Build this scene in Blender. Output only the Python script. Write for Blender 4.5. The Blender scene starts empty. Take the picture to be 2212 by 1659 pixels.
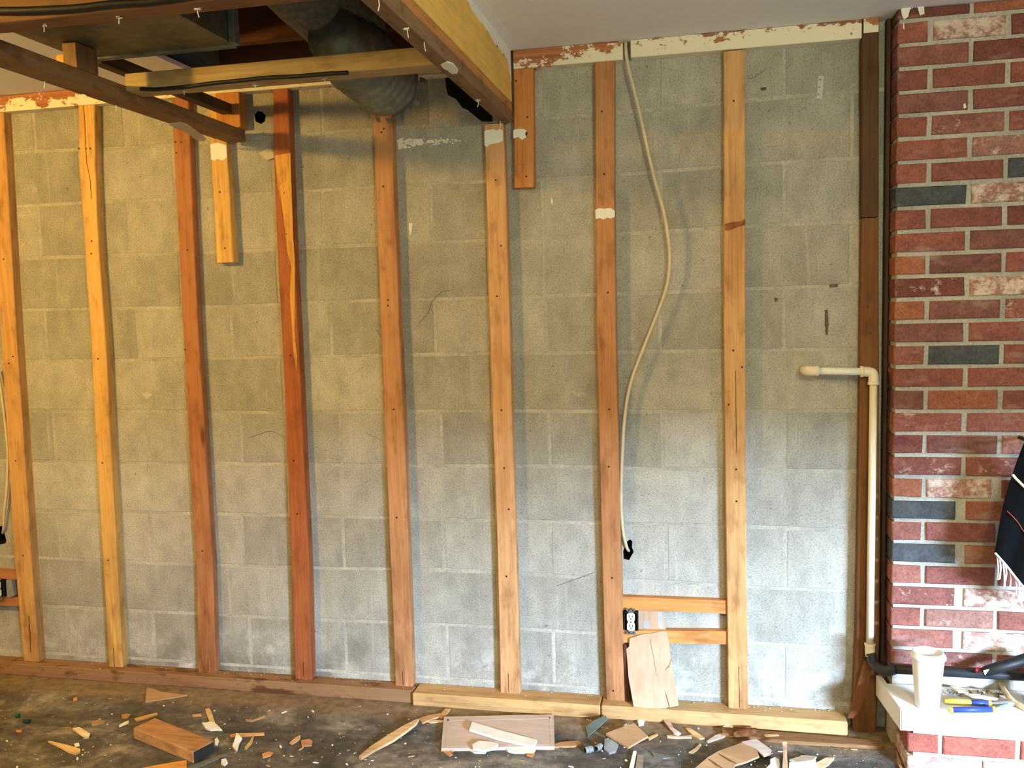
import bpy, bmesh, math, random
import numpy as np
from mathutils import Vector, Matrix
rnd = random.Random(7)
S = bpy.context.scene
COL = S.collection

# ------------------------------------------------------------------ camera
F = 1912.0
R = np.array([[0.97778525, 0.20782462, -0.02729343],
              [-0.00803087, -0.09297197, -0.99563634],
              [-0.20945527, 0.97373772, -0.08923761]])      # rows: right, down, forward
CAM = np.array([-0.2778, -3.0890, 1.4665])
cam = bpy.data.objects.new('camera', bpy.data.cameras.new('camera'))
COL.objects.link(cam)
cam.matrix_world = Matrix(((R[0][0], -R[1][0], -R[2][0], CAM[0]),
                           (R[0][1], -R[1][1], -R[2][1], CAM[1]),
                           (R[0][2], -R[1][2], -R[2][2], CAM[2]), (0, 0, 0, 1)))
cam.data.sensor_fit = 'HORIZONTAL'; cam.data.sensor_width = 36
cam.data.lens = 36 * F / 2212
cam.data.clip_start = 0.05
S.camera = cam

# ------------------------------------------------------------------ light
S.view_settings.view_transform = 'Standard'; S.view_settings.look = 'None'
S.view_settings.gamma = 1; S.view_settings.use_curve_mapping = False
S.view_settings.exposure = 0.0
w = bpy.data.worlds.new('world'); S.world = w; w.use_nodes = True
w.node_tree.nodes['Background'].inputs[0].default_value = (0.55, 0.75, 1.0, 1)
w.node_tree.nodes['Background'].inputs[1].default_value = 0.35

def area(name, loc, target, sx, sy, energy, col):
    l = bpy.data.lights.new(name, 'AREA'); l.shape = 'RECTANGLE'; l.size = sx; l.size_y = sy
    l.energy = energy; l.color = col
    o = bpy.data.objects.new(name, l); COL.objects.link(o); o.location = loc
    d = Vector(target) - Vector(loc)
    o.rotation_euler = d.to_track_quat('-Z', 'Y').to_euler(); return o
def point(name, loc, radius, energy, col):
    l = bpy.data.lights.new(name, 'POINT'); l.shadow_soft_size = radius; l.energy = energy; l.color = col
    o = bpy.data.objects.new(name, l); COL.objects.link(o); o.location = loc; return o
# bright strip of open sky between eave and tree line, beyond the glass door behind the camera
area('sky_patch', (5.3, -8.0, 2.24), (5.3, 0, 2.24), 2.8, 0.74, 7000, (0.53, 0.74, 1.0))
# unseen soft fill light, added behind the camera to lift the shade
area('fill_light', (-0.8, -4.6, 1.55), (-0.6, 0, 1.45), 2.2, 0.9, 18, (1.0, 0.96, 0.53))
# ceiling lamp behind the camera's right shoulder
point('ceiling_lamp', (0.4, -2.7, 1.98), 0.12, 74, (1.0, 0.94, 0.58))
# bare incandescent bulb on the left, under the ceiling
point('incandescent_lamp', (-2.95, -1.9, 2.25), 0.05, 132, (1.0, 0.60, 0.12))

# ------------------------------------------------------------------ pixel rays -> metric points
def ray(x, y):
    return R.T @ np.array([(x - 1106) / F, (y - 829.5) / F, 1.0])
def onY(x, y, Y):
    d = ray(x, y); return CAM + (Y - CAM[1]) / d[1] * d
def onX(x, y, X):
    d = ray(x, y); return CAM + (X - CAM[0]) / d[0] * d
def onZ(x, y, Z):
    d = ray(x, y); return CAM + (Z - CAM[2]) / d[2] * d

# ------------------------------------------------------------------ object helpers
def link(name, me, mats, parent=None, color=None):
    o = bpy.data.objects.new(name, me); COL.objects.link(o)
    for m in (mats if isinstance(mats, (list, tuple)) else [mats]):
        me.materials.append(m)
    if parent: o.parent = parent
    if color: o.color = (*color, 1)
    return o
def finish(name, bm, mat, parent=None, color=None, smooth=False):
    bmesh.ops.recalc_face_normals(bm, faces=bm.faces)
    me = bpy.data.meshes.new(name)
    if smooth:
        for f in bm.faces: f.smooth = True
    bm.to_mesh(me); bm.free()
    return link(name, me, mat, parent, color)
def tag(o, label=None, cat=None, group=None, kind=None):
    if label: o['label'] = label
    if cat: o['category'] = cat
    if group: o['group'] = group
    if kind: o['kind'] = kind
    return o
def empty(name, loc, label, cat, group=None):
    o = bpy.data.objects.new(name, None); COL.objects.link(o); o.location = loc
    o.empty_display_size = 0.05
    return tag(o, label, cat, group)
def keep(child):          # parts are modelled in world space: undo the parent's offset
    child.matrix_parent_inverse = Matrix.Translation(-child.parent.location)
    return child

def hull(bm, pts, faces):
    vs = [bm.verts.new(p) for p in pts]
    for f in faces: bm.faces.new([vs[i] for i in f])
    return vs
BOXF = [(0, 1, 2, 3), (4, 7, 6, 5), (0, 4, 5, 1), (1, 5, 6, 2), (2, 6, 7, 3), (3, 7, 4, 0)]
def box(bm, x0, x1, y0, y1, z0, z1, ch=0.0):
    b = bmesh.new() if ch else bm
    hull(b, [(x0, y0, z0), (x1, y0, z0), (x1, y0, z1), (x0, y0, z1), (x0, y1, z0), (x1, y1, z0), (x1, y1, z1), (x0, y1, z1)], BOXF)
    if ch:
        bmesh.ops.recalc_face_normals(b, faces=b.faces)
        bmesh.ops.bevel(b, geom=b.edges[:], offset=ch, segments=1, affect='EDGES')
        me = bpy.data.meshes.new('t'); b.to_mesh(me); b.free(); bm.from_mesh(me); bpy.data.meshes.remove(me)
def prism(bm, poly, off):        # poly: list of 3d points, off: extrusion vector
    n = len(poly); off = np.array(off)
    a = [bm.verts.new(p) for p in poly]; b = [bm.verts.new(np.array(p) + off) for p in poly]
    fs = [bm.faces.new(a), bm.faces.new(b[::-1])]
    for i in range(n): bm.faces.new((a[i], b[i], b[(i + 1) % n], a[(i + 1) % n]))
    bmesh.ops.triangulate(bm, faces=fs)
def tube(bm, pts, rad, seg=10, cap=True):
    pts = [Vector(p) for p in pts]; n = len(pts)
    rad = rad if isinstance(rad, (list, tuple)) else [rad] * n
    t0 = (pts[1] - pts[0]).normalized()
    ref = Vector((0, 0, 1)) if abs(t0.z) < 0.9 else Vector((1, 0, 0))
    nrm = t0.cross(ref).normalized(); rings = []
    for i, p in enumerate(pts):
        t = (pts[min(i + 1, n - 1)] - pts[max(i - 1, 0)]).normalized()
        nrm = (nrm - t * nrm.dot(t)).normalized(); bn = t.cross(nrm)
        rings.append([bm.verts.new(p + rad[i] * (math.cos(a) * nrm + math.sin(a) * bn)) for a in [2 * math.pi * k / seg for k in range(seg)]])
    for i in range(n - 1):
        for k in range(seg):
            bm.faces.new((rings[i][k], rings[i][(k + 1) % seg], rings[i + 1][(k + 1) % seg], rings[i + 1][k]))
    if cap: bm.faces.new(rings[0][::-1]); bm.faces.new(rings[-1])
def smoothpath(pts, per=5):
    pts = [np.array(p, float) for p in pts]; out = []
    P = [2 * pts[0] - pts[1]] + pts + [2 * pts[-1] - pts[-2]]
    for i in range(1, len(P) - 2):
        for k in range(per):
            t = k / per
            out.append(0.5 * (2 * P[i] + (P[i + 1] - P[i - 1]) * t + (2 * P[i - 1] - 5 * P[i] + 4 * P[i + 1] - P[i + 2]) * t * t + (3 * P[i] - P[i - 1] - 3 * P[i + 1] + P[i + 2]) * t ** 3))
    out.append(pts[-1]); return out

# ------------------------------------------------------------------ materials
class NT:
    def __init__(s, name, rough=0.8, metallic=0.0):
        s.m = bpy.data.materials.new(name); s.m.use_nodes = True
        s.t = s.m.node_tree; s.b = s.t.nodes['Principled BSDF']
        s.b.inputs['Roughness'].default_value = rough; s.b.inputs['Metallic'].default_value = metallic
        s.b.inputs['Specular IOR Level'].default_value = 0.3
        s.tc = s.n('ShaderNodeTexCoord')
    def n(s, typ, **kw):
        nd = s.t.nodes.new(typ)
        for k, v in kw.items(): setattr(nd, k, v)
        return nd
    def l(s, a, b): s.t.links.new(a, b)
    def map(s, scale, loc=(0, 0, 0), src=None):
        m = s.n('ShaderNodeMapping'); m.inputs['Scale'].default_value = scale; m.inputs['Location'].default_value = loc
        s.l(src or s.tc.outputs['Object'], m.inputs[0]); return m.outputs[0]
    def noise(s, vec, scale=1.0, detail=4, rough=0.55, dist=0.0):
        n = s.n('ShaderNodeTexNoise'); n.inputs['Scale'].default_value = scale; n.inputs['Detail'].default_value = detail
        n.inputs['Roughness'].default_value = rough; n.inputs['Distortion'].default_value = dist
        s.l(vec, n.inputs['Vector']); return n.outputs['Fac']
    def ramp(s, fac, stops, interp='LINEAR'):
        r = s.n('ShaderNodeValToRGB'); r.color_ramp.interpolation = interp
        e = r.color_ramp.elements
        while len(e) < len(stops): e.new(0.5)
        for el, (p, c) in zip(e, stops):
            el.position = p; el.color = (*c, 1) if hasattr(c, '__len__') else (c, c, c, 1)
        s.l(fac, r.inputs[0]); return r.outputs['Color']
    def mix(s, fac, a, b, mode='MIX'):
        m = s.n('ShaderNodeMix', data_type='RGBA', blend_type=mode, clamp_factor=True)
        for sock, v in ((m.inputs[0], fac), (m.inputs[6], a), (m.inputs[7], b)):
            if isinstance(v, (int, float)): sock.default_value = v
            elif isinstance(v, tuple): sock.default_value = (*v, 1)
            else: s.l(v, sock)
        return m.outputs[2]
    def math(s, op, a, b=0.0):
        m = s.n('ShaderNodeMath', operation=op)
        for sock, v in ((m.inputs[0], a), (m.inputs[1], b)):
            if isinstance(v, (int, float)): sock.default_value = v
            else: s.l(v, sock)
        return m.outputs[0]
    def out(s, col, bump=None, strength=0.3, dist=0.002):
        s.l(col, s.b.inputs['Base Color'])
        if bump is not None:
            b = s.n('ShaderNodeBump'); b.inputs['Strength'].default_value = strength; b.inputs['Distance'].default_value = dist
            s.l(bump, b.inputs['Height']); s.l(b.outputs[0], s.b.inputs['Normal'])
        return s.m
def plain(name, col, rough=0.7, metallic=0.0, var=0.12, scale=25):
    m = NT(name, rough, metallic); f = m.noise(m.map((scale,) * 3), 1, 3)
    return m.out(m.ramp(f, [(0.3, tuple(c * (1 - var) for c in col)), (0.7, tuple(min(1, c * (1 + var)) for c in col))]))

def wood(axis, name, dirt=0.55, rough=0.72):
    m = NT(name, rough); st = {'x': (1, 0, 0), 'y': (0, 1, 0), 'z': (0, 0, 1)}[axis]
    sc = lambda a, c: tuple(a if s else c for s in st)
    oi = m.n('ShaderNodeObjectInfo')
    warp = m.noise(m.map(sc(2.2, 9)), 1, 2)
    v = m.n('ShaderNodeVectorMath', operation='MULTIPLY_ADD'); m.l(warp, v.inputs[0]); v.inputs[1].default_value = sc(0, 0.05); m.l(m.tc.outputs['Object'], v.inputs[2])
    g1 = m.noise(m.map(sc(0.9, 55), src=v.outputs[0]), 1, 5, 0.6, 0.4)
    g2 = m.noise(m.map(sc(5, 320)), 1, 3)
    bl = m.noise(m.map(sc(2.5, 7), (3, 1, 2)), 1, 4, 0.6)
    bl2 = m.noise(m.map(sc(9, 22), (1, 7, 4)), 1, 4, 0.6)
    c = m.mix(1, oi.outputs['Color'], m.ramp(g1, [(0.30, (0.80, 0.73, 0.66)), (0.5, (0.98, 0.97, 0.95)), (0.7, (1.06, 1.08, 1.1))]), 'MULTIPLY')
    c = m.mix(1, c, m.ramp(g2, [(0.3, 0.88), (0.65, 1.05)]), 'MULTIPLY')
    c = m.mix(1, c, m.ramp(bl, [(0.28, (0.78, 0.68, 0.60)), (0.50, (1, 1, 1)), (0.7, (1.06, 1.06, 1.05))]), 'MULTIPLY')
    dm = m.math('MULTIPLY', m.ramp(bl2, [(0.52, 0.0), (0.70, 1.0)]), dirt)
    c = m.mix(dm, c, m.mix(1, c, (0.42, 0.32, 0.26), 'MULTIPLY'))
    if axis == 'z':
        sx = m.n('ShaderNodeSeparateXYZ'); m.l(m.tc.outputs['Object'], sx.inputs[0])
        ft = m.math('MULTIPLY', m.ramp(sx.outputs[2], [(0.06, 1.0), (0.75, 0.0)]), m.ramp(m.noise(m.map((26, 26, 4), (6, 2, 8)), 1, 5, 0.65), [(0.36, 0.0), (0.62, 0.85)]))
        c = m.mix(ft, c, m.mix(1, c, (0.48, 0.42, 0.40), 'MULTIPLY'))
    vo = m.n('ShaderNodeTexVoronoi'); m.l(m.map(sc(3.2, 13)), vo.inputs['Vector']); vo.inputs['Scale'].default_value = 1
    cellr = m.n('ShaderNodeSeparateColor'); m.l(vo.outputs['Color'], cellr.inputs[0])
    k = m.math('MULTIPLY', m.ramp(vo.outputs['Distance'], [(0.06, 1.0), (0.17, 0.0)]), m.ramp(cellr.outputs[0], [(0.66, 0.0), (0.70, 0.85)]))
    c = m.mix(k, c, m.mix(1, c, (0.30, 0.17, 0.10), 'MULTIPLY'))
    return m.out(c, m.math('ADD', g1, m.math('MULTIPLY', g2, 0.5)), 0.25, 0.002)
WXD = wood('x', 'wood_rotten', 1.6); WX, WY, WZ = wood('x', 'wood_along_x'), wood('y', 'wood_along_y', 0.75), wood('z', 'wood_along_z')

def concrete():
    m = NT('concrete_block', 0.92); oi = m.n('ShaderNodeObjectInfo'); o = m.tc.outputs['Object']
    big = m.noise(m.map((2.1, 2.1, 2.1)), 1, 4, 0.6); mid = m.noise(m.map((14, 14, 9)), 1, 5, 0.65); fine = m.noise(m.map((170,) * 3), 1, 3, 0.6)
    c = m.ramp(big, [(0.30, (0.335, 0.315, 0.27)), (0.70, (0.47, 0.455, 0.405))])
    c = m.mix(1, c, m.ramp(mid, [(0.30, 0.80), (0.70, 1.16)]), 'MULTIPLY')
    c = m.mix(1, c, m.ramp(fine, [(0.30, 0.66), (0.5, 1.0), (0.75, 1.18)]), 'MULTIPLY')
    c = m.mix(1, c, m.ramp(oi.outputs['Random'], [(0, 0.86), (1, 1.12)]), 'MULTIPLY')
    sx = m.n('ShaderNodeSeparateXYZ'); m.l(o, sx.inputs[0])
    # lime streaks running down the wall, efflorescence and grime by the floor, rust-brown rub marks
    st = m.noise(m.map((26, 26, 1.6), (4, 0, 1)), 1, 4, 0.6)
    c = m.mix(m.math('MULTIPLY', m.ramp(st, [(0.62, 0.0), (0.74, 1.0)]), 0.32), c, (0.66, 0.64, 0.58))
    low = m.ramp(sx.outputs[2], [(0.03, 1.0), (0.34, 0.0)])
    pw = m.noise(m.map((7, 7, 8), (9, 2, 5)), 1, 5, 0.65)
    c = m.mix(m.math('MULTIPLY', m.math('MULTIPLY', m.ramp(pw, [(0.52, 0.0), (0.66, 1.0)]), low), 0.7), c, (0.74, 0.73, 0.70))
    gr = m.noise(m.map((6, 6, 5), (2, 8, 3)), 1, 5, 0.6)
    c = m.mix(m.math('MULTIPLY', m.math('MULTIPLY', m.ramp(gr, [(0.48, 0.0), (0.64, 1.0)]), low), 0.72), c, (0.12, 0.11, 0.09))
    sp = m.noise(m.map((46, 46, 46), (1, 2, 3)), 1, 2, 0.5)
    c = m.mix(m.math('MULTIPLY', m.ramp(sp, [(0.70, 0.0), (0.75, 1.0)]), 0.62), c, (0.10, 0.09, 0.07))
    wh = m.noise(m.map((9, 9, 11), (5, 5, 9)), 1, 6, 0.7)
    c = m.mix(m.math('MULTIPLY', m.ramp(wh, [(0.64, 0.0), (0.74, 1.0)]), 0.45), c, (0.72, 0.69, 0.60))
    return m.out(c, m.math('ADD', fine, mid), 0.55, 0.003)
def mortar(name, col):
    m = NT(name, 0.95); f = m.noise(m.map((120,) * 3), 1, 4, 0.6); g = m.noise(m.map((7, 7, 7)), 1, 4)
    c = m.ramp(f, [(0.3, tuple(v * 0.75 for v in col)), (0.7, tuple(v * 1.18 for v in col))])
    c = m.mix(1, c, m.ramp(g, [(0.35, 0.80), (0.65, 1.1)]), 'MULTIPLY')
    return m.out(c, f, 0.5, 0.003)
def brick_mat(name, white):
    m = NT(name, 0.88); oi = m.n('ShaderNodeObjectInfo'); o = m.tc.outputs['Object']
    f = m.noise(m.map((150, 150, 150)), 1, 4, 0.65); g = m.noise(m.map((22, 22, 30)), 1, 4, 0.6); h = m.noise(m.map((6, 6, 14), (3, 3, 3)), 1, 3)
    c = m.mix(1, oi.outputs['Color'], m.ramp(f, [(0.3, 0.62), (0.5, 1.0), (0.72, 1.25)]), 'MULTIPLY')
    c = m.mix(1, c, m.ramp(g, [(0.3, (0.72, 0.68, 0.70)), (0.7, (1.16, 1.14, 1.1))]), 'MULTIPLY')
    c = m.mix(m.math('MULTIPLY', m.ramp(h, [(0.6, 0.0), (0.72, 1.0)]), 0.28), c, (0.62, 0.50, 0.44))
    if white:
        p = m.noise(m.map((24, 24, 30), (7, 1, 4)), 1, 8, 0.78, 0.1)
        c = m.mix(m.math('MULTIPLY', m.ramp(p, [(white, 0.0), (white + 0.13, 1.0)]), 0.85), c, (0.76, 0.66, 0.57))
    return m.out(c, m.math('ADD', f, g), 0.6, 0.003)
def painted(name, axis, thr, col=(0.86, 0.79, 0.62)):     # old white paint flaking off a plate
    m = NT(name, 0.6); oi = m.n('ShaderNodeObjectInfo')
    a = m.noise(m.map((16, 16, 26)), 1, 7, 0.72); b = m.noise(m.map((70, 70, 70), (3, 3, 3)), 1, 4, 0.6)
    sx = m.n('ShaderNodeSeparateXYZ'); m.l(m.tc.outputs['Object'], sx.inputs[0])
    top = m.ramp(m.math('SUBTRACT', sx.outputs[2], 2.27), [(0.0, 0.0), (0.058, 1.0)])
    k = m.math('SUBTRACT', m.math('ADD', a, m.math('MULTIPLY', b, 0.18)), m.math('MULTIPLY', top, 0.20))
    if axis:  # bare wood towards one end
        e = m.ramp(m.math('SUBTRACT', m.math('MULTIPLY', sx.outputs[0], axis[0]), axis[1]), [(0, 0.0), (0.3, 1.0)])
        k = m.math('SUBTRACT', k, m.math('MULTIPLY', e, 0.16))
    mk = m.ramp(k, [(thr, 0.0), (thr + 0.03, 1.0)])
    g1 = m.noise(m.map((1.2, 60, 60)), 1, 5)
    wd = m.mix(1, (0.46, 0.17, 0.075), m.ramp(g1, [(0.3, 0.6), (0.7, 1.2)]), 'MULTIPLY')
    pc = m.mix(m.math('MULTIPLY', m.ramp(b, [(0.62, 0.0), (0.72, 1.0)]), 0.45), col, (0.42, 0.27, 0.16))
    return m.out(m.mix(mk, wd, pc), mk, 0.4, 0.001)
def floor_mat():
    m = NT('floor_concrete', 0.85)
    a = m.noise(m.map((3.2, 5, 5)), 1, 6, 0.66, 0.4); b = m.noise(m.map((28,) * 3), 1, 5, 0.65); f = m.noise(m.map((160,) * 3), 1, 3)
    c = m.ramp(a, [(0.34, (0.045, 0.040, 0.036)), (0.52, (0.115, 0.103, 0.093)), (0.68, (0.31, 0.28, 0.25))])
    c = m.mix(1, c, m.ramp(b, [(0.3, 0.55), (0.7, 1.45)]), 'MULTIPLY')
    c = m.mix(m.math('MULTIPLY', m.ramp(f, [(0.68, 0.0), (0.74, 1.0)]), 0.6), c, (0.5, 0.46, 0.40))
    sx = m.n('ShaderNodeSeparateXYZ'); m.l(m.tc.outputs['Object'], sx.inputs[0])
    n2 = m.noise(m.map((9, 9, 9), (4, 4, 4)), 1, 5)
    dust = m.math('MULTIPLY', m.ramp(m.math('ADD', sx.outputs[1], m.math('MULTIPLY', n2, 0.12)), [(0.0 - 0.0, 0.0), (0.0001, 0.0)]), 1)
    e = m.ramp(m.math('ADD', m.math('ADD', sx.outputs[1], 0.24), m.math('MULTIPLY', n2, 0.14)), [(0.06, 0.0), (0.16, 1.0)])
    c = m.mix(m.math('MULTIPLY', e, 0.75), c, m.mix(1, (0.27, 0.185, 0.105), m.ramp(b, [(0.3, 0.55), (0.7, 1.3)]), 'MULTIPLY'))
    return m.out(c, m.math('ADD', b, f), 0.5, 0.003)
def metal(name, col, rough=0.45):
    m = NT(name, rough, 0.85); a = m.noise(m.map((30, 30, 30)), 1, 4, 0.6); b = m.noise(m.map((5, 5, 5)), 1, 3)
    c = m.ramp(a, [(0.3, tuple(v * 0.7 for v in col)), (0.7, tuple(v * 1.2 for v in col))])
    return m.out(m.mix(1, c, m.ramp(b, [(0.35, 0.75), (0.65, 1.1)]), 'MULTIPLY'), a, 0.15, 0.002)
def fabric():
    m = NT('blanket_cloth', 0.95); wv = m.n('ShaderNodeTexWave'); m.l(m.map((0, 0, 420)), wv.inputs[0])
    return m.out(m.ramp(wv.outputs['Fac'], [(0.2, (0.006, 0.007, 0.009)), (0.8, (0.02, 0.022, 0.028))]), wv.outputs['Fac'], 0.4, 0.002)
def tan_panel(name, col, axis=0):
    m = NT(name, 0.7); sc = [90, 90, 90]; sc[axis] = 4
    a = m.noise(m.map(tuple(sc)), 1, 5, 0.6, 0.3); b = m.noise(m.map((9, 9, 9)), 1, 4)
    c = m.ramp(a, [(0.3, tuple(v * 0.86 for v in col)), (0.65, tuple(v * 1.06 for v in col))])
    return m.out(m.mix(1, c, m.ramp(b, [(0.35, 0.90), (0.65, 1.05)]), 'MULTIPLY'), a, 0.2, 0.001)

MB = concrete(); MM = mortar('block_mortar', (0.46, 0.44, 0.385)); MBM = mortar('brick_mortar', (0.50, 0.475, 0.42))
BR, BRW, BRWW = brick_mat('brick_red', 0), brick_mat('brick_paint_specks', 0.56), brick_mat('brick_mostly_painted', 0.44)
CEIL = plain('ceiling_paint', (0.86, 0.85, 0.87), 0.8, 0, 0.03, 40)
WALLP = plain('room_wall_panelling', (0.42, 0.36, 0.25), 0.85, 0, 0.03, 8)
FLOOR = floor_mat()
GALV = metal('galvanised_steel', (0.27, 0.295, 0.28), 0.6); DUCTM = metal('duct_steel', (0.22, 0.20, 0.145), 0.6)
INSUL = plain('duct_insulation', (0.19, 0.185, 0.16), 0.8, 0, 0.30, 60)
BLACK = plain('black_rubber', (0.012, 0.012, 0.013), 0.5, 0, 0.3)
HOLE = plain('void_black', (0.003, 0.003, 0.003), 0.9, 0, 0.1)
PIPEB = plain('black_pipe_plastic', (0.028, 0.03, 0.036), 0.42, 0, 0.2)
PVC = plain('cream_pipe_plastic', (0.80, 0.70, 0.52), 0.4, 0, 0.05)
PVCW = plain('white_pipe_plastic', (0.86, 0.84, 0.78), 0.35, 0, 0.03)
CABLE = plain('cable_sheath', (0.66, 0.56, 0.37), 0.5, 0, 0.08)
WHITE = plain('white_paint', (0.86, 0.84, 0.79), 0.7, 0, 0.06)
FOAM = plain('foam_cup_white', (0.92, 0.90, 0.87), 0.6, 0, 0.02)
SLAB = plain('hearth_limestone', (0.84, 0.83, 0.80), 0.65, 0, 0.04, 14)
IVORY = plain('ivory_plastic', (0.80, 0.76, 0.54), 0.35, 0, 0.03)
NAILM = plain('dark_nail_steel', (0.045, 0.025, 0.015), 0.6, 0.4, 0.2)
GREYP = plain('grey_plastic', (0.235, 0.235, 0.235), 0.4, 0, 0.15)
BLUEP = plain('blue_handle_grip', (0.035, 0.065, 0.30), 0.4, 0, 0.1)
YELP = plain('yellow_handle_grip', (0.80, 0.50, 0.07), 0.4, 0, 0.08)
GREENP = plain('green_plastic', (0.02, 0.10, 0.05), 0.4, 0, 0.2)
PURPLE = plain('purple_ink', (0.16, 0.05, 0.24), 0.5, 0, 0.05)
REDP = plain('red_plastic', (0.30, 0.01, 0.015), 0.4, 0, 0.1)
BRASS = plain('brassy_brown_scrap', (0.24, 0.135, 0.04), 0.5, 0.3, 0.45, 60)
ORANGE = plain('orange_thread', (0.45, 0.10, 0.03), 0.8)
FRINGE = plain('white_fringe', (0.80, 0.74, 0.66), 0.9)
CLOTH = fabric()
PANEL = tan_panel('panel_veneer', (0.56, 0.36, 0.235), 2); PANELP = tan_panel('panel_face_tan', (0.48, 0.285, 0.15), 0)
PINK = tan_panel('pinkish_painted_board', (0.60, 0.47, 0.40), 0)
YELB = tan_panel('yellow_sheathing', (0.84, 0.53, 0.13), 1)
BLKPATCH = plain('matte_black', (0.006, 0.006, 0.005), 0.95, 0, 0.3)
BARK = plain('red_brown_wood', (0.26, 0.095, 0.035), 0.8, 0, 0.4, 60)
ROOT = plain('rust_brown', (0.13, 0.10, 0.06), 0.9, 0, 0.4, 90)
COMPOUND = plain('dried_compound', (0.55, 0.50, 0.40), 0.9, 0, 0.12, 60)

# ------------------------------------------------------------------ room shell
HC = 2.33
bm = bmesh.new(); box(bm, -4.6, 4.4, -4.75, 0.25, -0.15, 0.0)
tag(finish('floor', bm, FLOOR), 'dark stained concrete floor strewn with demolition debris', kind='structure')
bm = bmesh.new()
box(bm, -0.898, 4.4, -4.75, 0.0, HC, HC + 0.016); box(bm, -4.6, -2.06, -4.75, 0.0, HC, HC + 0.016)
ceil = tag(finish('ceiling', bm, CEIL), 'flat white drywall ceiling either side of the opened soffit', kind='structure')
bm = bmesh.new(); box(bm, -0.905, -0.872, -4.7, -0.052, HC - 0.0025, HC - 0.0002)
finish('tape_seam', bm, CEIL, ceil)
bm = bmesh.new(); box(bm, -4.7, 4.5, -4.9, 0.25, 2.60, 2.66)
tag(finish('ceiling_subfloor', bm, plain('subfloor_dark', (0.10, 0.05, 0.025), 0.9)), kind='structure')
bm = bmesh.new(); box(bm, -4.75, -4.6, -4.9, 0.25, 0, 2.6)
tag(finish('wall_left', bm, WALLP), kind='structure')
bm = bmesh.new(); box(bm, 4.4, 4.55, -4.9, 0.25, 0, 2.6)
tag(finish('wall_right', bm, WALLP), kind='structure')
bm = bmesh.new()     # wall behind the camera with the glass-door opening and a window opening added for ambient light
box(bm, 4.3, 4.4, -4.9, -4.75, 0, 2.6); box(bm, 2.55, 4.3, -4.9, -4.75, 1.62, 2.6); box(bm, 0.25, 2.55, -4.9, -4.75, 0, 2.6)
box(bm, -1.45, 0.25, -4.9, -4.75, 0, 0.9); box(bm, -1.45, 0.25, -4.9, -4.75, 2.0, 2.6); box(bm, -4.6, -1.45, -4.9, -4.75, 0, 2.6)
tag(finish('wall_front', bm, WALLP), kind='structure')
bm = bmesh.new()
for x0, x1 in ((2.55, 2.60), (4.25, 4.3)): box(bm, x0, x1, -4.86, -4.78, 0, 1.62)
box(bm, 2.55, 4.3, -4.86, -4.78, 1.57, 1.62)
tag(finish('door_1', bm, WHITE), kind='structure')
bm = bmesh.new()
for x0, x1 in ((-1.45, -1.39), (0.19, 0.25)): box(bm, x0, x1, -4.86, -4.78, 0.9, 2.0)
box(bm, -1.45, 0.25, -4.86, -4.78, 0.9, 0.96); box(bm, -1.45, 0.25, -4.86, -4.78, 1.94, 2.0)
tag(finish('added_window', bm, WHITE), kind='structure')  # unseen window frame, added to let in ambient daylight

# ------------------------------------------------------------------ block wall, joints where the photograph has them
BED = {1690: [209, 350, 485, 621, 756, 887, 1016, 1142, 1272, 1393], 1485: [230, 366, 496, 630, 757, 890, 1015, 1132, 1260, None],
       1240: [252, 385, 512, 638, 763, 888, 1007, 1129, None, None], 960: [270, 395, 523, 646, 765, 887, 1007, 1122, 1230, 1348],
       720: [285, 409, 532, 651, 770, 891, 1004, 1115, 1228, 1340], 520: [None, 421, 543, 662, 773, 890, 1001, 1111, 1222, 1330],
       310: [319, 433, 550, 665, 777.5, 888, 1001, 1107, 1215, 1320], 100: [325, 442, 556, 668, 779, 887, 996, 1103, 1205, 1308]}
def zj(j, X):
    nom = 2.105 - 0.2032 * j
    if j < 0 or j > 9: return nom
    pts = sorted((onY(x, l[j], 0)[0], onY(x, l[j], 0)[2]) for x, l in BED.items() if l[j])
    return float(np.interp(X, [p[0] for p in pts], [p[1] for p in pts]))
HEAD = {0: [(1694, 150), (1423, 180), (1168, 190), (929, 220), (695, 240), None, (267, 260), (73, 270)],
        2: [(1694, 420), None, (1173, 450), (932, 460), (698, 470), None, (277, 490), (85, 500)],
        4: [(1693, 690), (1426, 695), (1179, 700), (940, 705), None, (500, 718), (297, 720), (99, 723)],
        6: [(1695, 950), (1431, 950), (1187, 948), (954, 948), (736, 948), (521, 946), (321, 945), (117, 942)],
        8: [(1697, 1205), (1439, 1195), (1189, 1180), (959, 1177), (742, 1170), (525, 1167), None, (128, 1155)],
        10: [(1692, 1450), None, None, (968, 1400), (748, 1395), (541, 1385), (333, 1370), (147, 1355)]}
def xh(row, k):
    n = -0.4064 * k
    if row % 2 == 0:
        l = HEAD[row]
        if 0 <= k < 8 and l[k]: return float(onY(*l[k], 0)[0])
        return n
    return n - 0.2032
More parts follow.
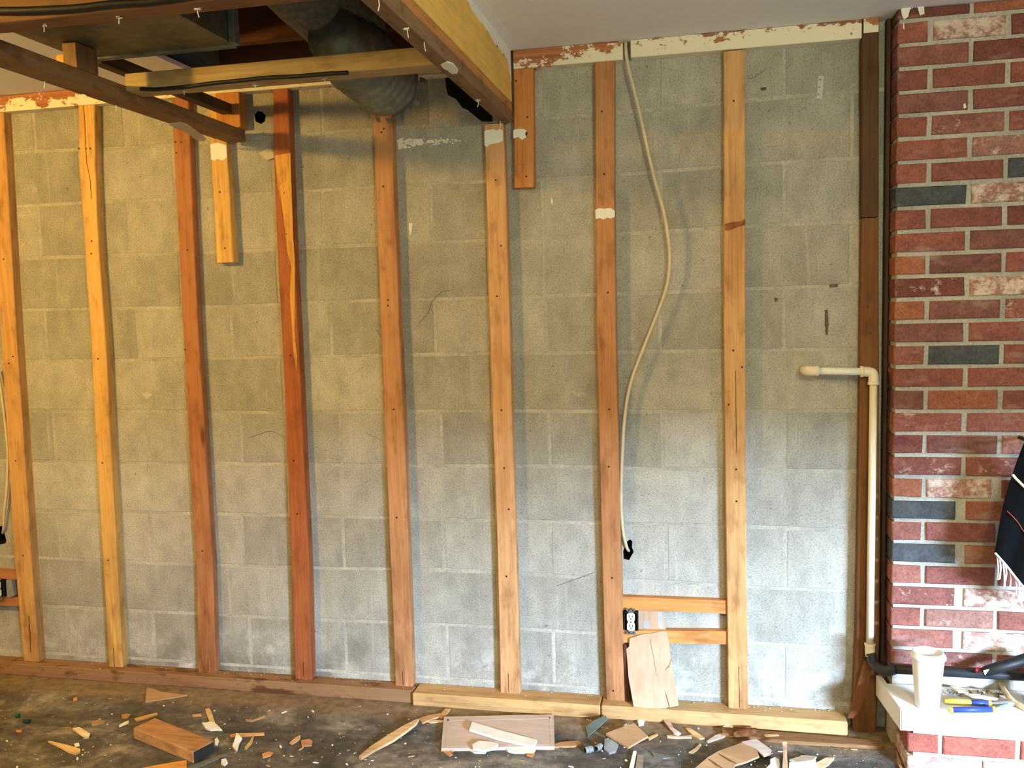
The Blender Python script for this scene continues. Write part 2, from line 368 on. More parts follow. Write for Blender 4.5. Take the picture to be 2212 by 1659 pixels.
def block_faces(bm, q, hole, depth):
    """q: 4 front corners (x,z) ccw, chamfered shell block; hole: list of (x,z) cut through the face"""
    c = 0.0035; cx = sum(p[0] for p in q) / 4; cz = sum(p[1] for p in q) / 4
    ins = [(p[0] + (c if p[0] < cx else -c), p[1] + (c if p[1] < cz else -c)) for p in q]
    fr = [bm.verts.new((p[0], 0, p[1])) for p in ins]; md = [bm.verts.new((p[0], 0.003, p[1])) for p in q]; bk = [bm.verts.new((p[0], depth, p[1])) for p in q]
    for a, b in ((fr, md), (md, bk)):
        for i in range(4): bm.faces.new((a[i], a[(i + 1) % 4], b[(i + 1) % 4], b[i]))
    if not hole: bm.faces.new(fr); return
    h0 = [bm.verts.new((p[0], 0, p[1])) for p in hole]; h1 = [bm.verts.new((p[0], 0.12, p[1])) for p in hole]
    es = [bm.edges.get((fr[i], fr[(i + 1) % 4])) for i in range(4)]
    n = len(hole); he = [bm.edges.new((h0[i], h0[(i + 1) % n])) for i in range(n)]
    bmesh.ops.triangle_fill(bm, edges=es + he, use_beauty=True)
    for i in range(n):
        f = bm.faces.new((h0[i], h0[(i + 1) % n], h1[(i + 1) % n], h1[i])); f.material_index = 1
    bm.faces.new(h1).material_index = 1
holes = {}
def hole_px(pxs): return [(float(onY(x, y, 0)[0]), float(onY(x, y, 0)[2])) for x, y in pxs]
HOLES = [hole_px([(1347, 1207), (1346, 1190), (1351, 1178), (1356, 1168), (1362, 1165), (1366, 1170), (1365, 1182), (1369, 1192), (1363, 1202), (1359, 1210)]),
         hole_px([(-14, 1172), (-12, 1140), (4, 1136), (9, 1150), (14, 1168), (12, 1174), (0, 1176)]),
         hole_px([(552, 262), (550, 248), (557, 240), (566, 241), (574, 250), (572, 262), (564, 268)])]
# backing of mortar with the same openings
bm = bmesh.new()
o4 = [bm.verts.new(p) for p in ((-4.6, 0.0015, 0), (1.9, 0.0015, 0), (1.9, 0.0015, 2.6), (-4.6, 0.0015, 2.6))]
es = [bm.edges.new((o4[i], o4[(i + 1) % 4])) for i in range(4)]
for h in HOLES:
    cx = sum(p[0] for p in h) / len(h); cz = sum(p[1] for p in h) / len(h)
    vs = [bm.verts.new((cx + (p[0] - cx) * 1.12, 0.0015, cz + (p[1] - cz) * 1.12)) for p in h]
    es += [bm.edges.new((vs[i], vs[(i + 1) % len(vs)])) for i in range(len(vs))]
bmesh.ops.triangle_fill(bm, edges=es, use_beauty=True)
bw = bmesh.new(); box(bw, -4.6, 1.9, 0.15, 0.25, 0, 2.6); me = bpy.data.meshes.new('t'); bw.to_mesh(me); bw.free(); bm.from_mesh(me)
wall = tag(finish('wall_back', bm, MM), 'bare grey concrete block wall behind the wood studs', kind='structure')
for row in range(0, 12):
    for k in range(-2, 11):
        xr = xh(row, k) - 0.0045; xl = xh(row, k + 1) + 0.0045
        if xl > 1.2 or xr < -4.5: continue
        tz, bz = (row - 1, row)
        q = [(xl, zj(bz, xl) + 0.0045), (xr, zj(bz, xr) + 0.0045), (xr, zj(tz, xr) - 0.0045), (xl, zj(tz, xl) - 0.0045)]
        if row == 11: q[0] = (xl, 0.0); q[1] = (xr, 0.0)
        q = [(p[0] + rnd.uniform(-.0012, .0012), p[1] + (rnd.uniform(-.0012, .0012) if p[1] > 0 else 0)) for p in q]
        hole = None
        for h in HOLES:
            cx = sum(p[0] for p in h) / len(h); cz = sum(p[1] for p in h) / len(h)
            if q[0][0] < cx < q[1][0] and q[0][1] < cz < q[3][1]: hole = h
        bm = bmesh.new(); block_faces(bm, q, hole, 0.0014 if not hole else 0.0014)
        # keep corners of any opening inside its block
        finish('block', bm, [MB, HOLE], wall)
def flake(parent, name, pxs, Y, th, mat, label=None):
    bm = bmesh.new(); prism(bm, [onY(x, y, Y) for x, y in pxs], (0, th, 0))
    o = finish(name, bm, mat, parent)
    if label: o['label'] = label
    if parent.location.length > 0: keep(o)
    return o
flake(wall, 'paint_flake', [(883, 482), (891, 482), (889, 498), (886, 510), (884, 497)], -0.002, 0.002, WHITE, 'white paint flake on the block')
flake(wall, 'paint_flake', [(1191, 425), (1194, 433), (1193, 443), (1190, 436)], -0.002, 0.002, WHITE)
flake(wall, 'compound_lump', [(560, 330), (575, 322), (590, 322), (594, 340), (578, 346), (571, 342)], -0.006, 0.006, COMPOUND, 'lump of dried white compound')
flake(wall, 'compound_lump', [(305, 852), (318, 846), (329, 853), (318, 862)], -0.002, 0.002, COMPOUND)
flake(wall, 'black_patch', [(962, 168), (1060, 160), (1063, 262), (1040, 262), (1034, 252), (1022, 246), (1008, 236), (998, 232), (985, 214), (968, 205), (964, 190)], -0.007, 0.006, BLKPATCH, 'ragged black patch in the soffit corner')  # flat black patch with a ragged lower edge
bm = bmesh.new()
for i in range(130):
    t = rnd.random() ** 1.4; x = 862 + 136 * t; y = 310 - 6 * t + rnd.gauss(0, 5.5 * (1 - .6 * t)); r = rnd.uniform(1.2, 4.2) * (1 - .5 * t)
    a0 = rnd.random() * 6
    prism(bm, [onY(x + r * math.cos(a0 + a) * 1.5, y + r * math.sin(a0 + a) * .8, -0.0020 - i * 1.5e-5) for a in (0, 1.3, 2.4, 3.7, 5.1)], (0, 0.0024, 0))
o = finish('paint_smear', bm, WHITE, wall); o['kind'] = 'stuff'; o['label'] = 'smear of white paint specks across the blocks'
bm = bmesh.new()   # scraps of cobweb and rootlets
for pts in ([(905, 700), (912, 690), (925, 676), (935, 650), (955, 630), (975, 628)], [(1615, 162), (1622, 170), (1640, 160), (1655, 150)], [(1202, 1266), (1230, 1256), (1262, 1245), (1284, 1236)], [(790, 935), (812, 945), (824, 952)], [(812, 712), (822, 724), (833, 732)], [(540, 945), (560, 938), (585, 931), (615, 945)]):
    tube(bm, smoothpath([onY(x, y, -0.001) for x, y in pts], 3), 0.0007, 4)
o = finish('rootlet', bm, ROOT, wall); o['kind'] = 'stuff'
for pts in ([(1672, 643), (1680, 643), (1681, 650), (1674, 652)], [(1791, 615), (1810, 613), (1809, 620), (1792, 621)], [(1782, 670), (1788, 668), (1790, 700), (1788, 724), (1783, 722), (1784, 695)], [(1642, 190), (1655, 188), (1656, 194), (1645, 196)]):
    flake(wall, 'rust_mark', pts, -0.0012, 0.0012, ROOT)

# ------------------------------------------------------------------ studs
NAILMESH = None
def nail(parent, x, y, Y, r=0.0035):
    global NAILMESH
    if NAILMESH is None:
        bm = bmesh.new(); tube(bm, [(0, 0, 0), (0, -0.0012, 0)], 1.0, 7); bm.to_mesh(me := bpy.data.meshes.new('nail')); bm.free()
        me.materials.append(NAILM); NAILMESH = me
    o = bpy.data.objects.new('nail', NAILMESH); COL.objects.link(o); p = onY(x, y, Y)
    o.location = p; o.scale = (r, 1, r); o.parent = parent
    return o
def stud(name, secs, Yf, col, label, cat='stud', nails=(), z0=None, z1=None, back=0.0, mat=None, group='wood studs along the block wall', cracks=(), seg=10):
    """secs: (x_left, x_right, y) pixel rows from top to bottom -> bowed lumber from wall face to Yf"""
    L = [(onY(a, y, Yf)[0], onY(a, y, Yf)[2]) for a, b, y in secs]; Rr = [(onY(b, y, Yf)[0], onY(b, y, Yf)[2]) for a, b, y in secs]
    zs = [(l[1] + r[1]) / 2 for l, r in zip(L, Rr)]
    zt = z1 if z1 is not None else zs[0]; zb = z0 if z0 is not None else zs[-1]
    o = np.argsort(zs); zz = np.array(zs)[o]; lx = np.array([l[0] for l in L])[o]; rx = np.array([r[0] for r in Rr])[o]
    bm = bmesh.new(); rings = []
    for i in range(seg + 1):
        z = zb + (zt - zb) * i / seg; xl = np.interp(z, zz, lx) + rnd.uniform(-.0008, .0008); xr = np.interp(z, zz, rx) + rnd.uniform(-.0008, .0008); c = 0.003
        if i in (0, seg): c = 0.0028
        rings.append([bm.verts.new(p) for p in ((xl, back, z), (xl, Yf + c, z), (xl + c, Yf, z), (xr - c, Yf, z), (xr, Yf + c, z), (xr, back, z))])
    for a, b in zip(rings, rings[1:]):
        for k in range(6): bm.faces.new((a[k], a[(k + 1) % 6], b[(k + 1) % 6], b[k]))
    bm.faces.new(rings[0][::-1]); bm.faces.new(rings[-1])
    ob = tag(finish(name, bm, mat or WZ, None, col), label, cat, group)
    for nx, ny in nails: nail(ob, nx, ny, Yf)
    for pts in cracks:      # drying checks: dark hairline wedges let into the face
        flake(ob, 'check_crack', [(x - .55, y) for x, y in pts] + [(x + .55, y) for x, y in pts[::-1]], Yf - 0.0006, 0.0008, NAILM)
    return ob
ZP = 0.05
TAN, ORG, RED, DKR, YEL = (0.66, 0.38, 0.17), (0.62, 0.30, 0.11), (0.44, 0.18, 0.075), (0.36, 0.12, 0.045), (0.76, 0.46, 0.14)
TOPZ = 2.268
s1 = stud('wall_stud', [(-22, 7, 238), (2, 35, 725), (32, 69, 1225), (50, 83, 1424)], -.04, (0.62, 0.35, 0.13), 'leftmost wood stud, partly cut off by the left frame edge', z1=TOPZ, z0=ZP,
     nails=[(19, 785), (34, 995), (8, 560), (50, 1200), (28, 770)], cracks=[[(62, 1330), (65, 1370), (66, 1410)]])
s2 = stud('wall_stud', [(169, 204, 222), (171, 205, 370), (181, 211, 500), (196, 227, 725), (209, 241, 1000), (223, 253, 1225), (235, 265, 1441)], -.04, (0.74, 0.44, 0.14), 'second stud from the left, yellowish, with a long crack near its top', z1=TOPZ, z0=ZP,
     nails=[(171, 321), (186, 321), (195, 321), (197, 548), (212, 775), (221, 1000), (234, 1210), (198, 521)], cracks=[[(180, 225), (183, 262), (184, 300), (187, 350), (195, 390), (197, 430)], [(245, 1400), (247, 1440)]])
s3 = stud('wall_stud', [(370, 406, 205), (374, 409, 295), (396, 429, 725), (410, 446, 1000), (424, 459, 1225), (428, 466, 1452)], -.035, (0.44, 0.185, 0.08), 'third stud from the left, reddish brown with a dark knot below the soffit rail', z1=TOPZ, z0=ZP,
     nails=[(379, 307), (391, 307), (381, 330), (405, 540), (400, 755), (437, 1190)], cracks=[[(449, 1420), (450, 1450)]])
s4 = stud('wall_stud', [(590, 622, 190), (591, 626, 320), (597, 633, 500), (609, 645, 725), (621, 657, 1000), (630, 667, 1225), (637, 673, 1466)], -.04, (0.42, 0.13, 0.045), 'fourth stud from the left, dark red-brown with an orange split upper half', z1=TOPZ, z0=ZP,
     nails=[(614, 417), (619, 506), (628, 768), (634, 995), (642, 1110)], cracks=[[(655, 1430), (655, 1462)]])
# brighter heart-wood facet; its top edge paints where the soffit rail's shadow ends
flake(s4, 'split_facet', [(594, 336), (627, 330), (634, 520), (637, 560), (636, 720), (642, 770), (640, 800), (634, 760), (630, 700), (626, 640), (629, 575), (620, 540), (612, 470), (600, 400)], -0.0412, 0.0014, WZ, 'bright orange split face').color = (0.78, 0.40, 0.085, 1)
s5 = stud('wall_stud', [(803, 844, 190), (806, 845, 241), (812, 851, 400), (823, 864, 725), (835, 875, 1000), (844, 883, 1225), (854, 892, 1483)], -.04, (0.58, 0.29, 0.135), 'stud standing under the crimped metal duct end', z1=TOPZ, z0=ZP,
     nails=[(824, 286), (829, 278), (828, 403), (838, 648), (850, 884), (857, 1118), (838, 660)], cracks=[[(869, 1450), (871, 1480)]])
s6 = stud('wall_stud', [(1044, 1084, 215), (1046, 1086, 268), (1050, 1093, 400), (1058, 1102, 725), (1068, 1109, 1000), (1075, 1116, 1225), (1081, 1123, 1497)], -.04, (0.70, 0.39, 0.185), 'stud directly below the wall end of the right soffit rail, white paint band near top', z1=2.09, z0=ZP,
     nails=[(1071, 389), (1082, 531), (1074, 640), (1083, 886), (1089, 1011), (1099, 1100), (1094, 1245)], cracks=[[(1098, 1455), (1099, 1495)]])
flake(s6, 'paint_patch', [(1046, 284), (1050, 281), (1058, 280), (1066, 279), (1074, 282), (1080, 279), (1086, 282), (1086, 303), (1079, 308), (1068, 310), (1058, 312), (1051, 318), (1047, 314)], -0.0406, 0.0008, WHITE, 'band of old white paint')
s7 = stud('wall_stud', [(1284, 1327, 118), (1285, 1327, 200), (1287, 1328, 460), (1289, 1331, 725), (1295, 1337, 1000), (1301, 1342, 1225), (1309, 1352, 1515)], -.04, (0.54, 0.255, 0.112), 'stud left of the hanging cable and the outlet, white paint band high up', z1=TOPZ, z0=ZP,
     nails=[(1300, 241), (1305, 376), (1313, 632), (1316, 884), (1315, 1008), (1322, 1248), (1325, 1492)])
flake(s7, 'paint_patch', [(1286, 453), (1294, 450), (1306, 451), (1318, 449), (1328, 455), (1328, 468), (1320, 472), (1312, 470), (1303, 474), (1295, 471), (1287, 473)], -0.0406, 0.0008, WHITE, 'band of old white paint')
s8 = stud('wall_stud', [(1563, 1609, 105), (1563, 1609, 200), (1564, 1610, 460), (1564, 1610, 725), (1567, 1611, 1000), (1569, 1612, 1225), (1573, 1617, 1535)], -.04, (0.68, 0.39, 0.165), 'stud right of the outlet blocking, with a dark bruise at upper middle', z1=TOPZ, z0=ZP,
     nails=[(1585, 218), (1584, 757), (1603, 793), (1590, 1014), (1574, 874), (1591, 1083)], cracks=[[(1589, 800), (1590, 900), (1591, 980)], [(1596, 1440), (1598, 1530)]])
flake(s8, 'bruise', [(1565, 484), (1580, 480), (1600, 478), (1610, 472), (1610, 486), (1595, 490), (1575, 498), (1566, 498)], -0.0405, 0.0008, BARK, 'dark bruise across the face')
pst = stud('corner_post', [(1863, 1899, 40), (1862, 1899, 200), (1862, 1898, 470), (1858, 1899, 870), (1854, 1900, 1200), (1850, 1900, 1400), (1842, 1893, 1560)], -.05, (0.105, 0.05, 0.02), 'upper dark brown post piece in the corner beside the brick, above the butt joint', 'post', z1=HC - 0.002, z0=1.714, nails=[(1886, 345)], group='corner framing')
stud('corner_post', [(1862, 1898, 470), (1858, 1899, 870), (1854, 1900, 1200), (1850, 1900, 1400), (1842, 1893, 1560)], -.048, (0.20, 0.085, 0.026), 'lower red-brown post piece in the corner, running down behind the plastic pipe', 'post', z1=1.711, z0=0.001, nails=[(1875, 663), (1880, 720)], group='corner framing')
bm = bmesh.new(); box(bm, 0.3005, 0.3135, -0.032, 0.0, 0.21, HC - 0.002, 0.002)  # dark strip standing in for the shaded gap beside the brick
tag(finish('gap_shade_strip', bm, WZ, None, (0.075, 0.035, 0.015)), 'nearly black narrow strip painting the shaded gap between the corner post and the brick', 'board', 'corner framing')
# cleats left of the soffit walls
c2 = stud('wall_cleat', [(1109, 1151, 146), (1110, 1152, 280), (1111, 1153, 405)], -.04, (0.60, 0.25, 0.075), 'short orange cleat hanging from the plate just right of the yellow soffit board', 'cleat', z1=TOPZ, nails=[(1115, 175), (1139, 253), (1138, 288), (1137, 381)], group='short cleats', seg=4)
flake(c2, 'paint_patch', [(1109, 281), (1118, 278), (1130, 278), (1138, 282), (1134, 290), (1138, 296), (1128, 302), (1120, 296), (1109, 299)], -0.0406, 0.0008, WHITE, 'patch of old white paint')
c1 = stud('wall_cleat', [(452, 486, 250), (454, 489, 310), (461, 497, 430), (468, 504, 567)], -.04, YEL, 'short yellow cleat with a white paint patch below the left soffit rail', 'cleat', z1=TOPZ, nails=[(475, 415), (486, 536)], group='short cleats', seg=5)
flake(c1, 'paint_patch', [(454, 312), (470, 308), (489, 314), (490, 340), (480, 347), (470, 343), (462, 347), (456, 344)], -0.0406, 0.0008, WHITE, 'patch of old white paint')
bm = bmesh.new(); a = onY(464, 200, -.052); b = onY(516, 200, -.052); zc = onY(490, 277, -.052)[2]; box(bm, a[0], b[0], -.052, -.0405, zc, TOPZ, .002); box(bm, b[0]-.04, b[0], -.0405, 0, zc, TOPZ, .0)
tag(finish('hanger_block', bm, WZ, None, (0.60, 0.255, 0.07)), 'short wide orange board overlapping the top of the yellow cleat', 'block', 'short cleats')
# top plates with flaking paint
def plate(name, x0, x1, zb, zt, Yf, mat, col, label, group, ch=0.002):
    bm = bmesh.new(); box(bm, x0, x1, Yf, 0.0, zb, zt, ch)
    return tag(finish(name, bm, mat, None, col), label, 'plate', group)
PT1 = painted('flaking_paint_worn', (-1.0, 0.62), 0.44); PT2 = painted('flaking_paint', None, 0.385); PT3 = painted('flaking_paint_left', None, 0.47)
xa = onY(1345, 110, -.046)[0]; xb = onY(1362, 110, -.046)[0]; xe = onY(1862, 60, -.046)[0]
plate('top_plate', -0.898, xa, TOPZ, HC - .001, -.046, PT1, None, 'top plate with half its white paint flaked off to orange wood, by the soffit', 'top plates')
plate('top_plate', xb, xe, TOPZ + .004, HC - .001, -.046, PT2, None, 'cream painted top plate running from the cable to the corner post', 'top plates')
plate('top_plate', -4.5, -0.945, TOPZ, HC - .001, -.046, PT3, None, 'top plate on the left, peeling cream paint over red-brown wood', 'top plates')
bm = bmesh.new(); a = onY(1866, 50, -.0535); b = onY(1898, 50, -.0535); box(bm, a[0], b[0], -.0535, -.0503, 2.285, HC - .001); finish('paint_patch', bm, PT2, pst)
# bottom plates
xm = onZ(893, 1522, 0)[0]; xn = onY(1297, 1535, -.09)[0]
plate('bottom_plate', -4.5, xm - .004, 0.0, ZP - .001, -.072, WXD, (0.30, 0.165, 0.085), 'dirty brown bottom plate on the left, rotten at its right end', 'bottom plates', .003)
plate('bottom_plate', xm, xn - .0015, 0.0, ZP - .0005, -.092, WX, (0.55, 0.34, 0.145), 'fresh yellow bottom plate left of the joint under the outlet stud', 'bottom plates', .005)
plate('bottom_plate', xn + .0015, 0.190, 0.0, ZP - .0005, -.088, WX, (0.50, 0.305, 0.135), 'fresh yellow bottom plate reaching the corner, under the leaning panel', 'bottom plates', .005)
bm = bmesh.new(); p = [onZ(x, y, .012) for x, y in ((1560, 1570), (1900, 1600), (1905, 1612), (1700, 1600), (1560, 1584))]; prism(bm, p, (0, 0, -.0115))
tag(finish('baseboard_remnant', bm, WX, None, (0.24, 0.12, 0.05)), 'dark brown strip of old baseboard lying along the right bottom plate', 'board')
# blocking
def blocking(pxs, Yf, col, label, name='blocking'):
    bm = bmesh.new(); prism(bm, [onY(x, y, Yf) for x, y in pxs], (0, -Yf - .001, 0))
    return tag(finish(name, bm, WX, None, col), label, 'blocking', 'outlet blocking between studs')
blocking([(1334, 1289), (1574, 1298), (1575, 1326), (1336, 1317)], -.03, (0.62, 0.28, 0.085), 'upper of the two orange blocks between the studs by the white outlet')
bl = blocking([(1337, 1361), (1577, 1364), (1577, 1392), (1339, 1388)], -.03, (0.62, 0.28, 0.085), 'lower of the two orange blocks between the studs by the white outlet')
blocking([(-40, 1228), (44, 1236), (46, 1253), (-40, 1247)], -.03, RED, 'upper reddish block at the left frame edge')
blocking([(-40, 1285), (47, 1290), (49, 1310), (-40, 1306)], -.03, RED, 'lower reddish block at the left frame edge')

# ------------------------------------------------------------------ outlets
def outlet(cx, cy, Yf, label, scale=1.0):
    c = onY(cx, cy, Yf); e = empty('power_outlet', (c[0], Yf + .02, c[2]), label, 'outlet', 'power outlets')
    X, Z = c[0], c[2]; k = scale
    def P(name, bm, mat): return keep(finish(name, bm, mat, e))
    bm = bmesh.new()
    for x0, x1, z0, z1 in ((-.027, -.024, -.036, .036), (.024, .027, -.036, .036), (-.024, .024, -.036, -.033), (-.024, .024, .033, .036)):
        box(bm, X + x0 * k, X + x1 * k, Yf + .002, Yf + .025, Z + z0 * k, Z + z1 * k)
    box(bm, X - .024 * k, X + .024 * k, Yf + .022, Yf + .025, Z - .033 * k, Z + .033 * k)
    P('junction_box', bm, BLACK)
    bm = bmesh.new(); box(bm, X - .010 * k, X + .010 * k, Yf, Yf + .002, Z - .046 * k, Z + .046 * k)
    for s in (-1, 1):
        for q in (-1, 1): tube(bm, [(X + q * .011 * k, Yf + .0015, Z + s * .046 * k), (X + q * .011 * k, Yf, Z + s * .046 * k)], .0065 * k, 10)
    P('mounting_strap', bm, GALV)
    for s in (-1, 1):
        bm = bmesh.new(); pts = []
        for a in range(16):
            t = 2 * math.pi * a / 16; pts.append((X + .0165 * k * max(-.9, min(.9, 1.25 * math.cos(t))), Yf - .004, Z + s * .0185 * k + .0165 * k * math.sin(t)))
        prism(bm, pts, (0, .006, 0)); f = P('receptacle', bm, IVORY)
        bm = bmesh.new()
        for q in (-1, 1): box(bm, X + q * .006 * k - .0011, X + q * .006 * k + .0011, Yf - .0046, Yf - .0038, Z + s * .0185 * k, Z + s * .0185 * k + .008 * k)
        tube(bm, [(X, Yf - .0046, Z + s * .0185 * k - .006 * k), (X, Yf - .0038, Z + s * .0185 * k - .006 * k)], .0026 * k, 8)
        sl = finish('slot', bm, HOLE, f); sl.matrix_parent_inverse = Matrix.Identity(4)
    bm = bmesh.new(); box(bm, X - .012 * k, X + .012 * k, Yf - .003, Yf, Z - .004 * k, Z + .004 * k); P('bridge', bm, IVORY)
    bm = bmesh.new(); tube(bm, [(X, Yf - .0045, Z), (X, Yf - .003, Z)], .003 * k, 8); P('screw', bm, NAILM)
    return e
outlet(1363, 1343, -.045, 'ivory duplex outlet in a black box beside the leaning panel', .92)
outlet(-4, 1272, -.045, 'yellowed outlet cut off by the left frame edge', .92)
bm = bmesh.new(); prism(bm, [onY(x, y, -.04) for x, y in ((13, 1253), (25, 1253), (31, 1287), (20, 1290), (15, 1288))], (0, .03, 0))
tag(finish('box_bracket', bm, GREYP), 'blue-grey bracket beside the outlet at the left frame edge', 'bracket')

# ------------------------------------------------------------------ cables
def cable(pts, r, mat, label, seg=8, per=6, flat=None):
    bm = bmesh.new(); tube(bm, smoothpath(pts, per), r, seg)
    return tag(finish('cable', bm, mat, None, None, True), label, 'cable')
cp = [(1351, 92, -.025), (1353, 118, -.04), (1358, 150, -.05), (1372, 205, -.05), (1392, 290, -.05), (1412, 380, -.048), (1432, 450, -.046), (1443, 510, -.045), (1447, 560, -.044), (1440, 620, -.04), (1415, 690, -.036), (1385, 765, -.034), (1362, 830, -.032), (1350, 900, -.03), (1345, 970, -.03), (1342, 1040, -.03), (1342, 1100, -.028), (1346, 1150, -.022), (1353, 1180, -.008), (1358, 1190, .012)]
cable([onY(*q) for q in cp], .0058, CABLE, 'flat tan electrical cable hanging from the top plate into a hole in the blocks')
lp = [(-8, 795, -.03), (0, 830, -.03), (6, 870, -.03), (12, 920, -.022), (17, 980, -.02), (15, 1050, -.02), (9, 1110, -.02), (8, 1140, -.012), (6, 1152, .012)]
cable([onY(*q) for q in lp], .0055, CABLE, 'tan cable looping behind the leftmost stud into a dark hole')

# ------------------------------------------------------------------ soffit framing, ducts
def timber(name, x0, x1, y0, y1, z0, z1, mat, col, label, cat='rail', group='soffit framing', ch=.002):
    bm = bmesh.new(); box(bm, x0, x1, y0, y1, z0, z1, ch)
    return tag(finish(name, bm, mat, None, col), label, cat, group)
# joists above the opening
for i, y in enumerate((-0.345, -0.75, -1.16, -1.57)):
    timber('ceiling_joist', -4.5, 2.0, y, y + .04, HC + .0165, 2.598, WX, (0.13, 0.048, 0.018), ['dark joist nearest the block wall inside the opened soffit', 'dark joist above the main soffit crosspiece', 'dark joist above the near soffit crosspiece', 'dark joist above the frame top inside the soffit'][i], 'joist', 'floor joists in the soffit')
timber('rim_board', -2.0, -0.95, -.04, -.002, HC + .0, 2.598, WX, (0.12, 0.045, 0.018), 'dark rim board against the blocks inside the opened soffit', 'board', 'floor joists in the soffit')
yb = timber('soffit_side_board', -0.928, -0.905, -3.0, -.048, 2.156, HC - .001, YELB, None, 'yellow sheathing board on the side of the soffit below the white ceiling', 'board')
bm = bmesh.new(); n = 90; tp = []; bt = []; dd = 0
for i in range(n + 1):
    y = -1.15 + (1.15 - .05) * i / n; dd = dd * .72 + rnd.uniform(-.0055, .0055); t = i / n
    d = 0.026 + 0.018 * t + 0.006 * math.sin(t * 9) + dd + (0.05 * ((t - .94) / .06) if t > .94 else 0)
    tp.append((-.9042, y, HC - .001)); bt.append((-.9042, y, HC - .001 - max(.006, d)))
prism(bm, tp + bt[::-1], (-.0008, 0, 0)); finish('paint_edge', bm, WHITE, yb)['label'] = 'ragged white paint along the ceiling'
timber('soffit_nailer', -0.945, -0.9052, -3.0, -.048, 2.1265, 2.1545, WY, (0.52, 0.235, 0.07), 'orange nailer strip along the bottom of the yellow board')
rr = timber('soffit_rail', -0.950, -0.906, -3.0, -.048, 2.090, 2.1262, WY, (0.25, 0.15, 0.08), 'brown bottom rail of the soffit below the yellow board, end against the wall')
lr = timber('soffit_rail', -1.978, -1.906, -3.0, -.046, 2.088, 2.130, WY, (0.25, 0.14, 0.062), 'brown rail crossing the upper left corner toward the wall')
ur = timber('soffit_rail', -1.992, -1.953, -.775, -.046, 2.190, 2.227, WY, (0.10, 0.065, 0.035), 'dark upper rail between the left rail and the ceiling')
timber('soffit_hanger', -1.948, -1.9045, -.945, -.858, 2.1305, 2.198, WZ, (0.20, 0.11, 0.055), 'short dark upright block on the left rail holding up the duct', 'block')
mc = timber('soffit_crosspiece', -1.9055, -0.951, -.742, -.662, 2.114, 2.163, WX, (0.42, 0.31, 0.15), 'pale dusty crosspiece between the two soffit rails nearest the wall', 'crosspiece')
nc = timber('soffit_crosspiece', -1.9055, -0.951, -1.362, -1.30, 2.110, 2.160, WX, (0.25, 0.115, 0.048), 'brown crosspiece at the very top left of the frame', 'crosspiece')
p = [onX(x, y, -2.03) for x, y in ((141, 117), (169, 126), (169, 146), (142, 134))]
bm = bmesh.new(); prism(bm, p, (-.03, 0, 0)); tag(finish('ceiling_block', bm, WX, None, (0.80, 0.36, 0.06)), 'small bright orange wood block glimpsed left of the duct corner', 'block', 'soffit framing')
def drywall_nail(parent, P, ln=.016, blob=True):
    bm = bmesh.new(); x, y, z = P
    tube(bm, [(x, y, z + .002), (x + .001, y, z - ln * .5), (x + rnd.uniform(-.004, .004), y, z - ln)], .0011, 5)
    if blob:
        for i in range(3): prism(bm, [(x + rnd.uniform(-.009, .009), y + rnd.uniform(-.006, .006), z - .001 - .002 * i) for _ in range(5)], (0, 0, .0015))
    return finish('drywall_nail', bm, WHITE, parent)
for x, y in ((93, 40), (255, 24)): q = onY(x, y, -1.33); drywall_nail(nc, (q[0], -1.33, 2.110))
q = onY(425, 8, -1.33); drywall_nail(nc, (q[0], -1.33, 2.110), .02)
for x, y in ((415, 202), (552, 182), (700, 168)): q = onZ(x, y, 2.114); drywall_nail(mc, (q[0], -.70, 2.114), .014)
for x, y in ((92, 176), (180, 204), (238, 228), (470, 300)): q = onZ(x, y, 2.088); drywall_nail(lr, (max(-1.97, min(-1.912, q[0])), min(-.06, q[1]), 2.088), .018, x == 180)
for x, y in ((818, 0), (879, 60), (919, 90), (1033, 215), (1081, 262)): q = onZ(x, y, 2.09); drywall_nail(rr, (max(-.944, min(-.912, q[0])), min(-.06, q[1]), 2.09), .022, x in (879, 1033))
def scrap_paper(parent, name, pts, th, mat=WHITE):
    bm = bmesh.new(); prism(bm, pts, th); return finish(name, bm, mat, parent)
scrap_paper(lr, 'torn_paper', [onZ(x, y, 2.086) for x, y in ((362, 268), (388, 264), (404, 268), (425, 283), (446, 300), (440, 306), (420, 300), (398, 284), (380, 278))], (0, 0, .0015), COMPOUND)['label'] = 'torn drywall paper hanging from the rail'
scrap_paper(rr, 'torn_paper', [onZ(x, y, 2.087) for x, y in ((952, 141), (966, 134), (978, 138), (990, 152), (988, 159), (976, 160), (966, 152), (960, 150))], (0, 0, .0025), WHITE)['label'] = 'torn white drywall paper'
cable([onY(x, y, -1.371) for x, y in ((-20, 23), (40, 23), (100, 21), (170, 17), (250, 8), (330, 3), (420, -10))], .0085, BLACK, 'black cable running along the crosspiece at the top left corner')
cable([onY(x, y, -.752) for x, y in ((304, 192), (340, 193), (400, 188), (450, 181), (520, 174), (575, 168), (640, 165), (700, 160), (752, 157))], .0062, BLACK, 'black cable sagging below the pale crosspiece')
